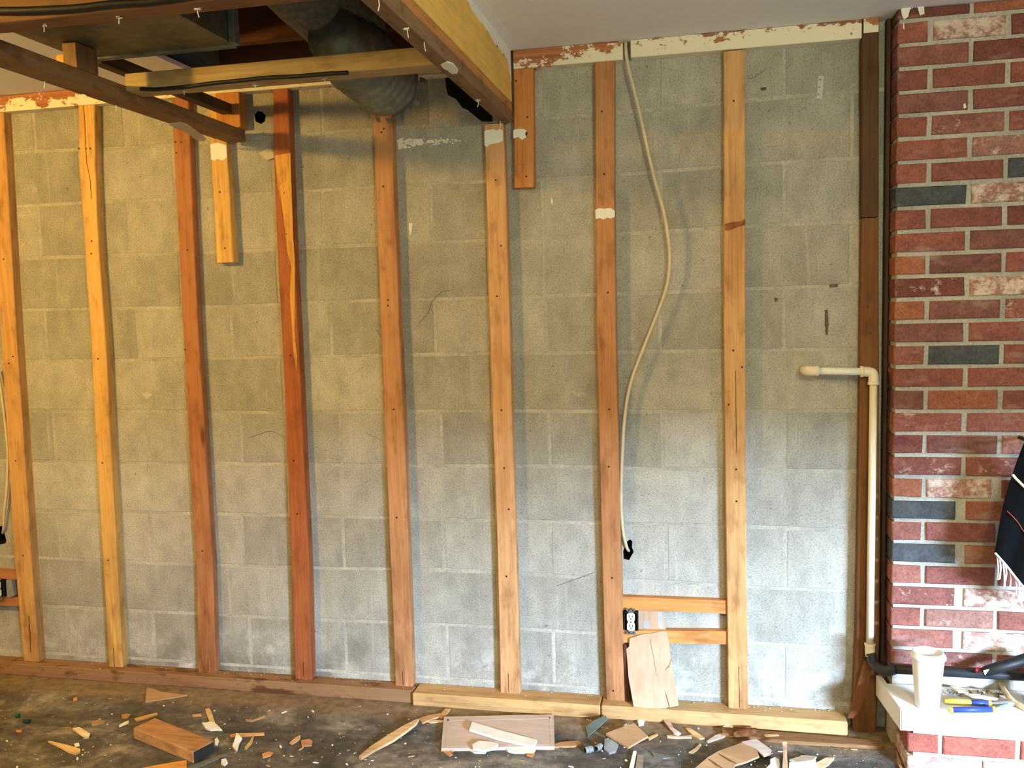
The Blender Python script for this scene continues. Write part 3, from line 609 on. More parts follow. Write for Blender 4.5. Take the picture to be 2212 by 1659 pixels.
# rectangular duct
dx0, dx1, dy, dz = -2.010, -1.528, -.785, 2.20
e = empty('rectangular_duct', (dx0, dy, dz), 'grey sheet metal rectangular duct lying in the soffit at top left', 'duct')
bm = bmesh.new(); box(bm, dx0 + .003, dx1 - .003, -3.0, dy - .012, dz, dz + .125, .002); keep(finish('duct_body', bm, DUCTM, e))
bm = bmesh.new(); box(bm, dx0, dx1, dy - .012, dy, dz - .006, dz + .127, .002); box(bm, dx0, dx1, dy, dy + .01, dz - .006, dz + .003); keep(finish('end_flange', bm, GALV, e))
bm = bmesh.new(); box(bm, dx1 - .003, dx1 + .016, dy - .03, dy, dz - .003, dz + .127, .002); keep(finish('corner_flange', bm, GALV, e))
# insulated round ducts
def ringed(path, r0, rings, amp, seg=20, per=8):
    P = smoothpath(path, per); rad = []
    for i in range(len(P)):
        t = i / (len(P) - 1); rr_ = r0 * (1 - amp * (0.5 - 0.5 * math.cos(2 * math.pi * rings * t)))
        if t > .93: rr_ *= math.sqrt(max(.05, 1 - ((t - .93) / .075) ** 2 * .75))
        rad.append(rr_)
    bm = bmesh.new(); tube(bm, P, rad, seg); return bm
e = empty('flexible_duct', (-1.27, -.45, 2.2), 'grey insulated flexible duct with a crimped metal collar end, between the joists', 'duct', 'round ducts in the soffit')
keep(finish('insulated_sleeve', ringed([(-1.60, -1.22, 2.62), (-1.505, -.95, 2.52), (-1.41, -.70, 2.415), (-1.325, -.50, 2.315), (-1.29, -.42, 2.275)], .108, 7, .03), INSUL, e, None, True))
bm = bmesh.new(); P = []; rad = []
for i in range(46):
    t = i / 45; P.append((-1.300 + .034 * t, -.645 + .345 * t, 2.246 - .053 * t)); rad.append(.113 * min(1, .70 + .75 * t) * (1 - .04 * (0.5 - 0.5 * math.cos(2 * math.pi * 9 * t))))
tube(bm, P, rad, 28, True); keep(finish('metal_collar', bm, GALV, e, None, True))
bm = bmesh.new()
for k in range(20):
    a = 2 * math.pi * k / 20; c, s_ = math.cos(a), math.sin(a); w_ = .0085; r = .113
    ctr = np.array([-1.266, -.30, 2.193]); tn = np.array([-s_, 0, c]); rd = np.array([c, 0, s_])
    prism(bm, [ctr + rd * r - tn * w_, ctr + rd * r + tn * w_, ctr + rd * (r + .012) + tn * w_ * .8 + np.array([0, .022, 0]), ctr + rd * (r + .012) - tn * w_ * .8 + np.array([0, .022, 0])], (0, .0015, 0))
keep(finish('crimped_tab', bm, GALV, e))['kind'] = 'stuff'
e = empty('flexible_duct', (-1.42, -1.05, 2.29), 'bulging grey insulated duct cut by the top frame edge beside the rectangular duct', 'duct', 'round ducts in the soffit')
keep(finish('insulated_sleeve', ringed([(-1.408, -2.2, 2.30), (-1.408, -1.7, 2.30), (-1.408, -1.3, 2.297), (-1.408, -1.03, 2.295)], .099, 8, .025), INSUL, e, None, True))
keep(finish('duct_stub', ringed([(-1.408, -1.04, 2.295), (-1.408, -.98, 2.295)], .07, 1, 0), GALV, e, None, True))

# ------------------------------------------------------------------ fireplace: brick face, hearth
fp = empty('fireplace', (0.8, -.115, 0), 'red brick fireplace face with a pale stone hearth along the right edge', 'fireplace')
FY = -.115; X0 = .316; X1 = 1.62
bm = bmesh.new(); box(bm, X0 + .006, X1, FY + .006, -.001, 0.0, HC - .001); keep(finish('mortar_bed', bm, MBM, fp))
REDS = [(0.325, 0.118, 0.090), (0.30, 0.108, 0.084), (0.345, 0.125, 0.090), (0.28, 0.102, 0.084), (0.335, 0.132, 0.104)]
ORB, DPU, DKM, BLK, PNK = (0.39, 0.145, 0.085), (0.25, 0.105, 0.092), (0.23, 0.08, 0.068), (0.095, 0.105, 0.115), (0.42, 0.21, 0.165)
# course number from the ceiling: colour / paint overrides for (course, brick)
OV = {(1, 0): (DKM, 0), (1, 1): (ORB, 0), (2, 1): (PNK, 2), (2, 2): (DKM, 0), (3, 1): (DKM, 0), (5, 0): (DPU, 0), (6, 1): (REDS[4], 1), (7, 1): (PNK, 1), (8, 2): (BLK, 0), (9, 0): (BLK, 0), (9, 1): (PNK, 2),
      (10, 2): (DKM, 0), (11, 1): (DPU, 0), (12, 0): (ORB, 0), (12, 1): (DPU, 0), (13, 0): (DKM, 1), (13, 1): (PNK, 2), (14, 0): (ORB, 0), (14, 1): (DPU, 0), (15, 0): (DPU, 0), (16, 1): (BLK, 0),
      (18, 1): (ORB, 0), (18, 0): (DPU, 0), (20, 0): (DKM, 0), (20, 1): (DPU, 0), (20, 2): (PNK, 0), (22, 0): (ORB, 0), (22, 1): (PNK, 2), (23, 0): (BLK, 0), (23, 1): (ORB, 0), (25, 0): (BLK, 0), (25, 1): (ORB, 0),
      (27, 1): (PNK, 2), (28, 1): (PNK, 1), (29, 1): (PNK, 2), (30, 0): (DPU, 0), (30, 1): (DPU, 1)}
def brick(parent, x0, x1, y0, y1, z0, z1, col, paint):
    j = lambda a: rnd.uniform(-a, a); c = .0035; pts = []
    ox, oz = j(.0012), j(.0008)
    A = [(x0 + j(.0016), z0 + j(.0014)), (x1 + j(.0016), z0 + j(.0014)), (x1 + j(.0016), z1 + j(.0014)), (x0 + j(.0016), z1 + j(.0014))]
    fr = [(A[0][0] + c, A[0][1] + c), (A[1][0] - c, A[1][1] + c), (A[2][0] - c, A[2][1] - c), (A[3][0] + c, A[3][1] - c)]
    bm = bmesh.new(); yy = y0 + j(.0012)
    f = [bm.verts.new((p[0], yy, p[1])) for p in fr]; m = [bm.verts.new((p[0], yy + .0025, p[1])) for p in A]; b = [bm.verts.new((p[0], y1, p[1])) for p in A]
    bm.faces.new(f); bm.faces.new(b[::-1])
    for u, v in ((f, m), (m, b)):
        for i in range(4): bm.faces.new((u[i], u[(i + 1) % 4], v[(i + 1) % 4], v[i]))
    v = rnd.uniform(.78, 1.0); col = tuple(cc * v for cc in col)
    return keep(finish('brick', bm, (BR, BRW, BRWW)[paint], parent, col))
CO = .0703; MZ = 2.223
for c in range(1, 35):
    zt = MZ + CO * (3 - c) - .007; zb = MZ + CO * (2 - c) + .006
    if c == 1: zt = HC - .003
    if zb < 0.21: break
    half = c % 2 == 0; x = X0; i = 0
    while x < X1 - .05:
        L = .0865 if (half and i == 0) else .2005
        x1 = min(x + L, X1); wide = (c, i) in ((22, 1), (23, 0), (25, 0), (27, 0), (29, 0))
        col, paint = OV.get((c, i), (rnd.choice(REDS), 1 if rnd.random() < .10 else 0))
        brick(fp, x, x1 - (.014 if wide else 0), FY - .0022, -.002 if i == 0 else FY + .03, zb, zt, col, paint)
        x = x1 + .0155; i += 1
# hearth base and slab
HY = -.287
bm = bmesh.new(); box(bm, .350, X1, HY + .004, FY - .004, 0, .134); keep(finish('hearth_core', bm, MBM, fp))
for c in range(2):
    zt = .121 - .0703 * c; zb = max(.0, zt - .057); x = .333; i = 0
    while x < X1 - .05:
        L = .0865 if (c == 0 and i == 0) else .2005; x1 = min(x + L, X1)
        brick(fp, x, x1, HY - .0022, FY - .006 if i == 0 else HY + .03, zb, zt, [(0.36, 0.10, 0.07), (0.50, 0.30, 0.25)][c] if i < 3 else rnd.choice(REDS), 2 if c == 1 else 0)
        x = x1 + .0155; i += 1
bm = bmesh.new()
ring = [(.309, -.303), (X1, -.303), (X1, FY - .004), (.305, FY - .004), (.2985, -.056), (.283, -.056)]
prism(bm, [(x, y, .205) for x, y in ring], (0, 0, -.069))
bmesh.ops.bevel(bm, geom=[ed for ed in bm.edges if all(v.co.y < -.3 for v in ed.verts)], offset=.004, segments=2, affect='EDGES')
keep(finish('hearth_slab', bm, SLAB, fp))['label'] = 'pale stone hearth slab'
def fflake(pxs): 
    bm = bmesh.new(); prism(bm, [onY(x, y, FY - .0036) for x, y in pxs], (0, .0016, 0)); return keep(finish('paint_patch', bm, WHITE, fp))
fflake([(1946, 12), (1957, 9), (1974, 7), (1971, 18), (1965, 24), (1962, 36), (1953, 42), (1948, 32)]); fflake([(1981, 12), (1996, 8), (1997, 30), (1987, 33), (1984, 22)])
fflake([(2081, 226), (2085, 222), (2088, 232), (2082, 235)]); fflake([(1951, 50), (1953, 50), (1954, 63), (1951, 62)])

# ------------------------------------------------------------------ pipes
def pipe_thing(label, cat, loc): return empty('drain_pipe' if 'drain' in label else 'water_pipe', loc, label, cat, 'pipes in the corner')
PY = -.078
a = onY(1742, 801, PY); b = onY(1887, 803, PY); d = onY(1879, 1398, PY)
e = empty('plastic_pipe', (a[0], 0, a[2]), 'cream plastic pipe out of the blocks, across and down past the corner post', 'pipe')
r = .0118
def pp(name, pts, rad, mat, per=1, lab=None):
    bm = bmesh.new(); tube(bm, pts if per == 1 else smoothpath(pts, per), rad, 16); o = keep(finish(name, bm, mat, e, None, True))
    if lab: o['label'] = lab
    return o
A, B_, D = Vector(a), Vector(b), Vector(d)
pp('stub', [(A.x, .03, A.z), (A.x, PY + .02, A.z)], r, PVC)
pp('elbow', [(A.x, PY + .045, A.z), (A.x, PY + .02, A.z), (A.x + .004, PY + .006, A.z), (A.x + .014, PY, A.z - .0003), (A.x + .034, PY, A.z - .0005)], r + .0042, PVC, 3)
pp('collar', [(A.x + .029, PY, A.z - .0005), (A.x + .038, PY, A.z - .0006)], r + .0062, PVC)
pp('crosswise_pipe', [(A.x + .02, PY, A.z - .0005), (B_.x - .012, PY, B_.z + .0005)], r, PVCW, 1, 'bright white horizontal run')
pp('elbow', [(B_.x - .034, PY, B_.z + .001), (B_.x - .016, PY, B_.z), (B_.x - .004, PY, B_.z - .004), (B_.x, PY, B_.z - .016), (B_.x - .0002, PY, B_.z - .036)], r + .0042, PVC, 3)
pp('collar', [(B_.x - .040, PY, B_.z + .001), (B_.x - .031, PY, B_.z + .001)], r + .0062, PVC)
pp('collar', [(B_.x - .0002, PY, B_.z - .033), (B_.x - .0003, PY, B_.z - .042)], r + .0058, PVC)
pp('upright_pipe', [(B_.x, PY, B_.z - .02), tuple(D)], r, PVC)
pp('coupling', [(D.x, PY, D.z + .012), (D.x, PY, D.z + .004), (D.x + .001, PY - .001, D.z - .02), (D.x + .003, PY - .002, D.z - .026)], [r + .0065, r + .004, r + .004, r + .0055], PVC)
e = empty('drain_pipe', (D.x, PY, .22), 'black plastic pipe and elbow running behind the cup along the brick', 'pipe')
cc = onY(1960, 1447, -.150)
bl_ = [(D.x + .002, PY - .002, D.z - .018), tuple(onY(1886, 1429, -.088)), tuple(onY(1893, 1439, -.103)), tuple(onY(1904, 1446, -.122)), tuple(onY(1920, 1449, -.142)), (D.x + .062, -.150, cc[2])]
pp('elbow', bl_, .0165, PIPEB, 4)
pp('collar', [(D.x + .050, -.149, cc[2]), (D.x + .062, -.150, cc[2])], .0185, PIPEB)
pp('run', [(D.x + .05, -.150, cc[2]), (1.0, -.150, cc[2])], .0145, PIPEB)
bm = bmesh.new(); prism(bm, [onY(x, y, -.055) for x, y in ((1866, 1425), (1884, 1425), (1876, 1470), (1862, 1520), (1842, 1548), (1830, 1548), (1846, 1500), (1858, 1450))], (0, -.012, 0))
tag(finish('leaning_splinter', bm, WZ, None, (0.20, 0.075, 0.025)), 'dark red-brown splintered board leaning below the black pipe elbow', 'board')
bm = bmesh.new(); prism(bm, [onY(x, y, -.004) for x, y in ((1768, 163), (1780, 165), (1776, 214), (1763, 213))], (0, .003, 0))
st_ = tag(finish('plastic_strip', bm, plain('strip_grey', (0.50, 0.51, 0.50), .5)), 'small pale grey strip stuck on the blocks high in the right bay', 'strip')
bm = bmesh.new()
for x, y in ((1772, 172), (1770, 188), (1768, 204)): prism(bm, [onY(x + dx_, y + dy_, -.0046) for dx_, dy_ in ((-2, -2), (2, -2), (2, 2), (-2, 2))], (0, .0006, 0))
finish('strip_hole', bm, GREYP, st_)

# ------------------------------------------------------------------ on the hearth
ZT = .205
cb = np.array([.391, -.272]); e = empty('foam_cup', (cb[0], cb[1], ZT), 'tall white foam cup with lid standing on the hearth corner', 'cup')
def lathe(prof, cx, cy, z0, seg=28):
    bm = bmesh.new(); rings = [[bm.verts.new((cx + r_ * math.cos(2 * math.pi * k / seg), cy + r_ * math.sin(2 * math.pi * k / seg), z0 + z)) for k in range(seg)] for r_, z in prof]
    for a_, b2 in zip(rings, rings[1:]):
        for k in range(seg): bm.faces.new((a_[k], a_[(k + 1) % seg], b2[(k + 1) % seg], b2[k]))
    bm.faces.new(rings[0][::-1]); bm.faces.new(rings[-1]); return bm
keep(finish('cup_body', lathe([(.032, 0.0005), (.034, .003), (.0375, .05), (.0425, .11), (.0465, .155), (.047, .157)], *cb, ZT), FOAM, e, None, True))
keep(finish('lid', lathe([(.0485, .153), (.0505, .155), (.0505, .163), (.047, .167), (.044, .173), (.040, .175), (.038, .171), (.020, .170)], *cb, ZT), FOAM, e, None, True))
bm = bmesh.new(); pts = []
for i in range(15):     # open ring printed on the side, turned to the right
    t = math.radians(50 + 290 * i / 14); u = .011 * math.cos(t); v_ = .011 * math.sin(t); th = math.radians(-38) + u / .0385; rr_ = .0375 + (.055 + v_) * .085 * 1.0 + .0004
    rr_ = .0375 + (.058 + v_ - .05) * .0833 + .0003
    pts.append((cb[0] + rr_ * math.cos(th), cb[1] + rr_ * math.sin(th), ZT + .058 + v_))
tube(bm, pts, .0009, 5); keep(finish('printed_ring', bm, PURPLE, e))
# two-handled pliers
e = empty('pliers', (.5, -.25, ZT), 'pliers with blue and yellow handles lying on the hearth', 'pliers')
def hp(x, y, z): return onZ(x, y, z)
def handle(y0, x0, x1, xsplit, rad, z, mats, slope):
    c = []; 
    for xa_, xb_, mt, rr_ in ((x0, xsplit, mats[0], rad), (xsplit, x1, mats[1], rad), (x1, x1 + 7, mats[2], rad * 1.08)):
        bm = bmesh.new(); tube(bm, [hp(xa_, y0 + slope * (xa_ - x0), z), hp((xa_ + xb_) / 2, y0 + slope * ((xa_ + xb_) / 2 - x0), z), hp(xb_, y0 + slope * (xb_ - x0), z)], [rr_ * .92, rr_ * 1.04, rr_ * .95], 12)
        keep(finish('handle_grip', bm, mt, e, None, True))
handle(1514, 2040, 2134, 2097, .0085, ZT + .0095, (YELP, BLUEP, YELP), .06)
handle(1534, 2050, 2142, 2057, .0085, ZT + .0095, (YELP, BLUEP, YELP), -.02)
bm = bmesh.new(); tube(bm, [hp(2140, 1519, ZT + .009), hp(2160, 1521, ZT + .009), hp(2178, 1520, ZT + .009), hp(2205, 1519, ZT + .009)], [.004, .008, .0095, .004], 8); tube(bm, [hp(2146, 1533, ZT + .009), hp(2162, 1527, ZT + .009), hp(2178, 1522, ZT + .009)], [.004, .006, .006], 8)
keep(finish('jaw', bm, GREYP, e))
# black torch/handle with cream mark, pale bent stick, brass scraps, red cap
e = empty('black_tool', (.55, -.2, ZT), 'black tool handle with a cream triangle mark at the right frame edge', 'tool')
P1 = onY(2122, 1452, -.20); P2 = onY(2230, 1420, -.22); 
bm = bmesh.new(); tube(bm, [P1, P1 + (P2 - P1) * .1, P2], [.012, .0165, .0185], 14); keep(finish('barrel', bm, BLACK, e, None, True))
bm = bmesh.new(); tube(bm, [P2, P2 + np.array([.09, -.0, -.085 + (P2[2] * 0)])], [.0185, .016], 12); keep(finish('grip', bm, BLACK, e, None, True))
bm = bmesh.new(); q = [onY(x, y, -.222) for x, y in ((2124, 1449), (2137, 1446), (2128, 1459))]; prism(bm, q, (0, .003, 0)); keep(finish('cream_mark', bm, YELP if False else IVORY, e))
bm = bmesh.new(); q = onY(2107, 1447, -.195); tube(bm, [q, q + np.array([.014, 0, .002])], .0075, 10); keep(finish('red_tip', bm, REDP, e))
bm = bmesh.new(); q = P2 + np.array([-.012, 0, -.018]); box(bm, q[0], q[0] + .05, -.235, -.20, ZT + .0006, q[2]); keep(finish('foot', bm, BLACK, e))
bm = bmesh.new(); tube(bm, smoothpath([onZ(2160, 1468, ZT + .022), onZ(2170, 1492, ZT + .017), onZ(2185, 1512, ZT + .012), onZ(2203, 1524, ZT + .010), onZ(2240, 1540, ZT + .010)], 3), .0085, 8)
tag(finish('wood_stick', bm, WX, None, (0.85, 0.66, 0.40)), 'pale bent stick leaning at the right end of the hearth', 'stick')
for i, (pxs, col, lab) in enumerate([([(2052, 1481), (2090, 1488), (2092, 1496), (2070, 1494)], (0.9, 0.84, 0.70), 'white wood sliver, upper one, behind the pliers'), ([(2082, 1497), (2110, 1499), (2156, 1508), (2154, 1512), (2100, 1505)], (0.9, 0.84, 0.70), 'long thin white sliver right behind the pliers')]):
    bm = bmesh.new(); prism(bm, [onZ(x, y, ZT + .014) for x, y in pxs], (0, 0, -.004)); o = tag(finish('wood_sliver', bm, WX, None, col), lab, 'sliver', 'scraps on the hearth'); 
bm = bmesh.new()
for i in range(190):
    x = rnd.uniform(2060, 2170); y = rnd.uniform(1462, 1502); q = onZ(x, y, ZT + .004 + .008 * rnd.random()); d_ = np.array([rnd.uniform(-1, 1), rnd.uniform(-1, 1), rnd.uniform(-.25, .25)]); d_ /= np.linalg.norm(d_); d_ *= rnd.uniform(.006, .02)
    q2 = q + d_; q2[2] = max(q2[2], ZT + .002); 
    if q[1] < -.15 and q2[1] < -.15 : tube(bm, [q, q2], rnd.uniform(.0012, .0030), 5)
tag(finish('scrap_screws', bm, BRASS), 'heap of brassy screws and splinters on the hearth behind the pliers', 'scrap', kind='stuff')
bm = bmesh.new()
for i, (x, y) in enumerate([(2052, 1500), (2048, 1494), (2060, 1502)]): q = onZ(x, y, ZT + .006); tube(bm, [q, q + np.array([.004, 0, .006])], .0045, 8)
tag(finish('metal_sockets', bm, GALV), 'shiny metal bits beside the cup on the hearth', 'scrap', kind='stuff')
# fringed blanket hanging from outside the frame
e = empty('fringed_blanket', (.75, -.29, .6), 'black fringed blanket hanging in front of the brick at the right frame edge', 'blanket')
edge = [(2222, 930), (2196, 1000), (2172, 1075), (2160, 1130), (2149, 1194), (2163, 1210), (2180, 1228), (2195, 1250), (2212, 1268), (2240, 1290), (2290, 1320)]
NU, NV = 13, 10; bm = bmesh.new(); grid = []
lft = smoothpath([onY(x, y, -.30) for x, y in edge[:5]], 3); low = smoothpath([onY(x, y, -.30) for x, y in edge[4:]], 2)
for v_ in range(len(lft)):
    rowv = []
    for u in range(len(low)):
        p = np.array(lft[v_]) + (np.array(low[u]) - np.array(low[0])) * (1 + .25 * (1 - v_ / len(lft)))
        p[1] += .014 * math.sin(u * 1.25 + v_ * .25) * min(1, u / 3 + .3); rowv.append(bm.verts.new(p))
    grid.append(rowv)
for a_, b2 in zip(grid, grid[1:]):
    for i in range(len(a_) - 1): bm.faces.new((a_[i], a_[i + 1], b2[i + 1], b2[i]))
low_pts = [tuple(v.co) for v in grid[-1]]; mid_pts = [tuple(v.co) for v in grid[len(grid) // 2 + 1]]; hi_pts = [tuple(v.co) for v in grid[4]]
pegs = [tuple(grid[0][i].co) for i in (3, 9)]
geo = bmesh.ops.solidify(bm, geom=bm.faces[:], thickness=.006)
keep(finish('cloth', bm, CLOTH, e, None, True))
for p in pegs:      # iron pegs in the brick that carry the blanket's top edge
    bm = bmesh.new(); tube(bm, [(p[0], FY + .002, p[2] - .006), (p[0], p[1] - .02, p[2] - .006), (p[0], p[1] - .03, p[2] + .008)], .006, 8); keep(finish('iron_peg', bm, NAILM, fp))
bm = bmesh.new(); tube(bm, [(p[0], p[1] - .003, p[2]) for p in low_pts], .0032, 6); keep(finish('bound_hem', bm, FRINGE, e))
bm = bmesh.new(); tube(bm, [(p[0], p[1] - .0045, p[2]) for p in mid_pts[1:]], .0013, 5); keep(finish('orange_stripe', bm, ORANGE, e))
bm = bmesh.new(); tube(bm, [(p[0], p[1] - .004, p[2]) for p in hi_pts], .004, 6); keep(finish('white_stripe', bm, FRINGE, e))
for i, p in enumerate(low_pts[:-1:1]):
    for s_ in (0,):
        q = np.array(p) + (np.array(low_pts[i + 1]) - np.array(p)) * rnd.uniform(.1, .6); ln = rnd.uniform(.045, .075)
        bm = bmesh.new(); tube(bm, smoothpath([q, q + np.array([.003, -.004, -ln * .5]), q + np.array([.006 * rnd.uniform(-1, 1.5), -.002, -ln])], 2), [.0022] * 4 + [.0034], 5)
        keep(finish('fringe_strand', bm, FRINGE, e))

# ------------------------------------------------------------------ leaning panel scraps
bm = bmesh.new(); prism(bm, [onY(x, y, -.020) for x, y in ((1378, 1318), (1432, 1319), (1440, 1365), (1378, 1365))], (0, .004, 0))
up = tag(finish('panel_offcut', bm, PANEL), 'torn pinkish paneling piece behind the blocking right of the outlet', 'panel', 'wall paneling scraps')
bm = bmesh.new(); prism(bm, [onY(x, y, -.0206) for x, y in ((1390, 1340), (1402, 1341), (1401, 1357), (1390, 1356))], (0, .0006, 0)); finish('cutout', bm, plain('cutout_grey', (0.42, 0.43, 0.42)), up)
bm = bmesh.new(); prism(bm, [onY(x, y, -.0206) for x, y in ((1421, 1321), (1429, 1321), (1433, 1358), (1422, 1356))], (0, .0006, 0)); finish('cutout', bm, plain('cutout_grey2', (0.42, 0.43, 0.42)), up)
def leanY(y):            # leans on the lower block at the top, stands on the bottom plate
    return -.0345 - (y - 1363) / (1535 - 1363) * .05
pp_ = [(1360, 1379), (1385, 1371), (1408, 1368), (1433, 1363), (1440, 1364), (1445, 1390), (1450, 1428), (1459, 1480), (1466, 1524), (1447, 1528), (1437, 1492), (1440, 1530), (1420, 1535), (1393, 1536), (1369, 1528), (1358, 1465), (1353, 1402), (1359, 1397)]
bm = bmesh.new(); prism(bm, [np.maximum(onY(x, y, leanY(y)), [-9, -9, ZP + .0006]) for x, y in pp_], (0, .0045, 0))
lpn = tag(finish('panel_offcut', bm, PANEL), 'tall pinkish wood paneling scrap leaning on the bottom plate below the outlet', 'panel', 'wall paneling scraps')
bm = bmesh.new()
for pts in ([(1437, 1448), (1446, 1436), (1450, 1425)], [(1441, 1442), (1447, 1440)], [(1404, 1380), (1412, 1420), (1418, 1460)]): tube(bm, [onY(x, y, leanY(y) - .0006) for x, y in pts], .0008, 4)
finish('scratch', bm, BARK, lpn)
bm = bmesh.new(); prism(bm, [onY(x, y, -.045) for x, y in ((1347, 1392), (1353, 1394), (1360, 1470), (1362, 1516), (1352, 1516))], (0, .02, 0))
tag(finish('shadowed_strip', bm, WZ, None, (0.10, 0.04, 0.02)), 'narrow wood strip in painted shade between the outlet stud and the leaning panel', 'strip')  # shade on the strip is put into its near-black colour

# ------------------------------------------------------------------ floor debris
def chip(name, pxs, th, mat, col, label, cat='debris', z0=.0006, tilt=None, bevel=0):
    """polygon outline at its top surface -> slab of thickness th resting on the floor; tilt: per-vertex extra height"""
    bm = bmesh.new(); t = tilt or [0] * len(pxs)
    prism(bm, [onZ(x, y, z0 + th + h) for (x, y), h in zip(pxs, t)], (0, 0, -th))
    o = finish(name, bm, mat, None, col); return tag(o, label, cat, 'demolition debris on the floor')
LT = (0.72, 0.45, 0.20); WH = (0.88, 0.84, 0.78)
# thick offcut
bm = bmesh.new()
pt = [onZ(x, y, .041) for x, y in ((287, 1572), (335, 1550), (462, 1600), (416, 1624))]
prism(bm, pt, (0, 0, -.0405)); bmesh.ops.bevel(bm, geom=bm.edges[:], offset=.003, segments=1, affect='EDGES')
oc = tag(finish('lumber_offcut', bm, WX, None, (0.50, 0.275, 0.13)), 'thick brown lumber offcut lying on the floor at lower left', 'offcut', 'demolition debris on the floor')
bm = bmesh.new(); a, b = pt[2], pt[3]; q = [b + (a - b) * .04, b + (a - b) * .97]
nv = np.cross(a - b, [0, 0, 1]); nv /= np.linalg.norm(nv); nv = nv if nv[0] > 0 else -nv
prism(bm, [q[0] + nv * .0004 - np.array([0, 0, .003]), q[1] + nv * .0004 - np.array([0, 0, .003]), q[1] + nv * .0004 - np.array([0, 0, .038]), q[0] + nv * .0004 - np.array([0, 0, .038])], nv * .0012); finish('dark_end', bm, plain('end_black', (0.03, 0.028, 0.025)), oc)['label'] = 'black sawn end'  # sawn end coloured near-black
chip('panel_scrap', [(317, 1486), (330, 1487), (346, 1494), (405, 1501), (370, 1507), (314, 1516)], .004, PANELP, None, 'triangular tan panel scrap against the left bottom plate')
chip('wood_splinter', [(290, 1552), (310, 1546), (339, 1539), (341, 1542), (318, 1551), (296, 1557)], .004, WX, LT, 'tan splinter just behind the thick lumber offcut')
chip('wood_chip', [(199, 1558), (210, 1555), (228, 1557), (224, 1562), (204, 1565), (198, 1563)], .004, WX, (0.45, 0.27, 0.14), 'brown chip between the cream chip and the lumber offcut')
chip('wood_chip', [(262, 1544), (272, 1541), (283, 1543), (276, 1550), (264, 1551)], .004, WX, (0.42, 0.25, 0.13), 'brown chip with a thin tail behind the lumber offcut')
chip('plaster_chip', [(257, 1566), (270, 1559), (278, 1556), (277, 1563), (266, 1566), (258, 1570)], .003, WHITE, None, 'jagged white plaster chip left of the lumber offcut')
cc_ = chip('wood_chip', [(157, 1573), (171, 1570), (194, 1584), (192, 1590), (185, 1592), (174, 1585)], .007, WX, (0.86, 0.68, 0.42), 'cream rectangular wood chip propped up at far left', tilt=[.016, .016, .006, 0, 0, .006])
chip('wood_splinter', [(135, 1571), (150, 1570), (160, 1575), (158, 1578), (140, 1575)], .004, WX, (0.32, 0.20, 0.09), 'dark brown splinter touching the cream chip')
chip('wood_splinter', [(103, 1600), (112, 1601), (150, 1610), (173, 1617), (174, 1622), (163, 1628), (148, 1623), (132, 1614)], .006, WX, (0.85, 0.60, 0.28), 'pointed yellow splinter in the lower left corner')
chip('plaster_chip', [(160, 1606), (170, 1604), (172, 1610), (162, 1613)], .003, WHITE, None, 'small white flake above the pointed yellow splinter')
chip('wood_chip', [(158, 1508), (166, 1505), (167, 1511), (159, 1514)], .003, WX, (0.70, 0.36, 0.12), 'small orange chip on bare floor at upper left')
chip('wood_chip', [(34, 1577), (46, 1576), (47, 1580), (36, 1581)], .003, WX, (0.60, 0.28, 0.10), 'small orange chip near the green bits')
bm = bmesh.new(); q = onZ(34, 1546, .008); tube(bm, [q, q + np.array([.012, .004, .002])], .0075, 9)
tag(finish('bottle_cap', bm, GREENP), 'dark green cap at the left frame edge', 'cap', 'demolition debris on the floor')
bm = bmesh.new(); q = onZ(57, 1558, .008); tube(bm, [q - np.array([.012, 0, 0]), q + np.array([.012, .002, 0])], [.006, .0075], 9)
tag(finish('plug_body', bm, plain('dark_teal', (0.01, 0.045, 0.05))), 'dark teal plug lying right of the green cap', 'plug', 'demolition debris on the floor')
chip('wood_splinter', [(443, 1532), (452, 1529), (458, 1540), (465, 1562), (459, 1566), (452, 1556)], .004, WY, (0.70, 0.50, 0.22), 'tan strip running into a white crumb behind the lumber offcut')
chip('plaster_chip', [(436, 1560), (445, 1561), (453, 1558), (464, 1561), (480, 1576), (468, 1575), (455, 1576), (444, 1572)], .006, WHITE, None, 'star shaped white plaster crumb behind the lumber offcut')
chip('wood_chip', [(415, 1543), (434, 1541), (435, 1545), (417, 1547)], .003, WX, LT, 'tiny tan stick left of the star shaped crumb')
chip('plaster_chip', [(511, 1583), (523, 1594), (517, 1603), (512, 1622), (502, 1611), (507, 1597)], .006, WHITE, None, 'long white plaster sliver right of the lumber offcut', tilt=[.012, .01, .004, 0, 0, .006])
chip('wood_splinter', [(497, 1587), (510, 1584), (571, 1582), (571, 1587), (512, 1591), (498, 1592)], .003, WX, LT, 'tan stick passing behind the long white sliver')
chip('wood_splinter', [(528, 1614), (538, 1603), (546, 1588), (549, 1589), (545, 1604), (534, 1617), (529, 1618)], .003, WX, (0.62, 0.44, 0.24), 'curved tan shaving right of the long white sliver')
chip('plaster_chip', [(464, 1596), (469, 1593), (473, 1600), (470, 1608), (464, 1606)], .005, WHITE, None, 'white nugget beside the black offcut end')
chip('plaster_chip', [(478, 1640), (488, 1638), (492, 1646), (485, 1652), (478, 1648)], .006, WHITE, None, 'white nugget by the grey metal strip')
chip('veneer_sheet', [(306, 1659), (350, 1650), (403, 1642), (404, 1664), (402, 1690), (306, 1690)], .004, WX, (0.72, 0.34, 0.09), 'bright orange veneer sheet at the bottom frame edge')
chip('metal_strip', [(405, 1656), (450, 1640), (488, 1626), (493, 1629), (455, 1645), (412, 1662), (405, 1664)], .004, GALV, None, 'grey metal strip in front of the lumber offcut')
chip('wood_splinter', [(530, 1553), (545, 1555), (572, 1544), (573, 1548), (546, 1558), (531, 1557)], .003, WX, (0.50, 0.30, 0.17), 'thin brown splinter beyond the curved shaving')
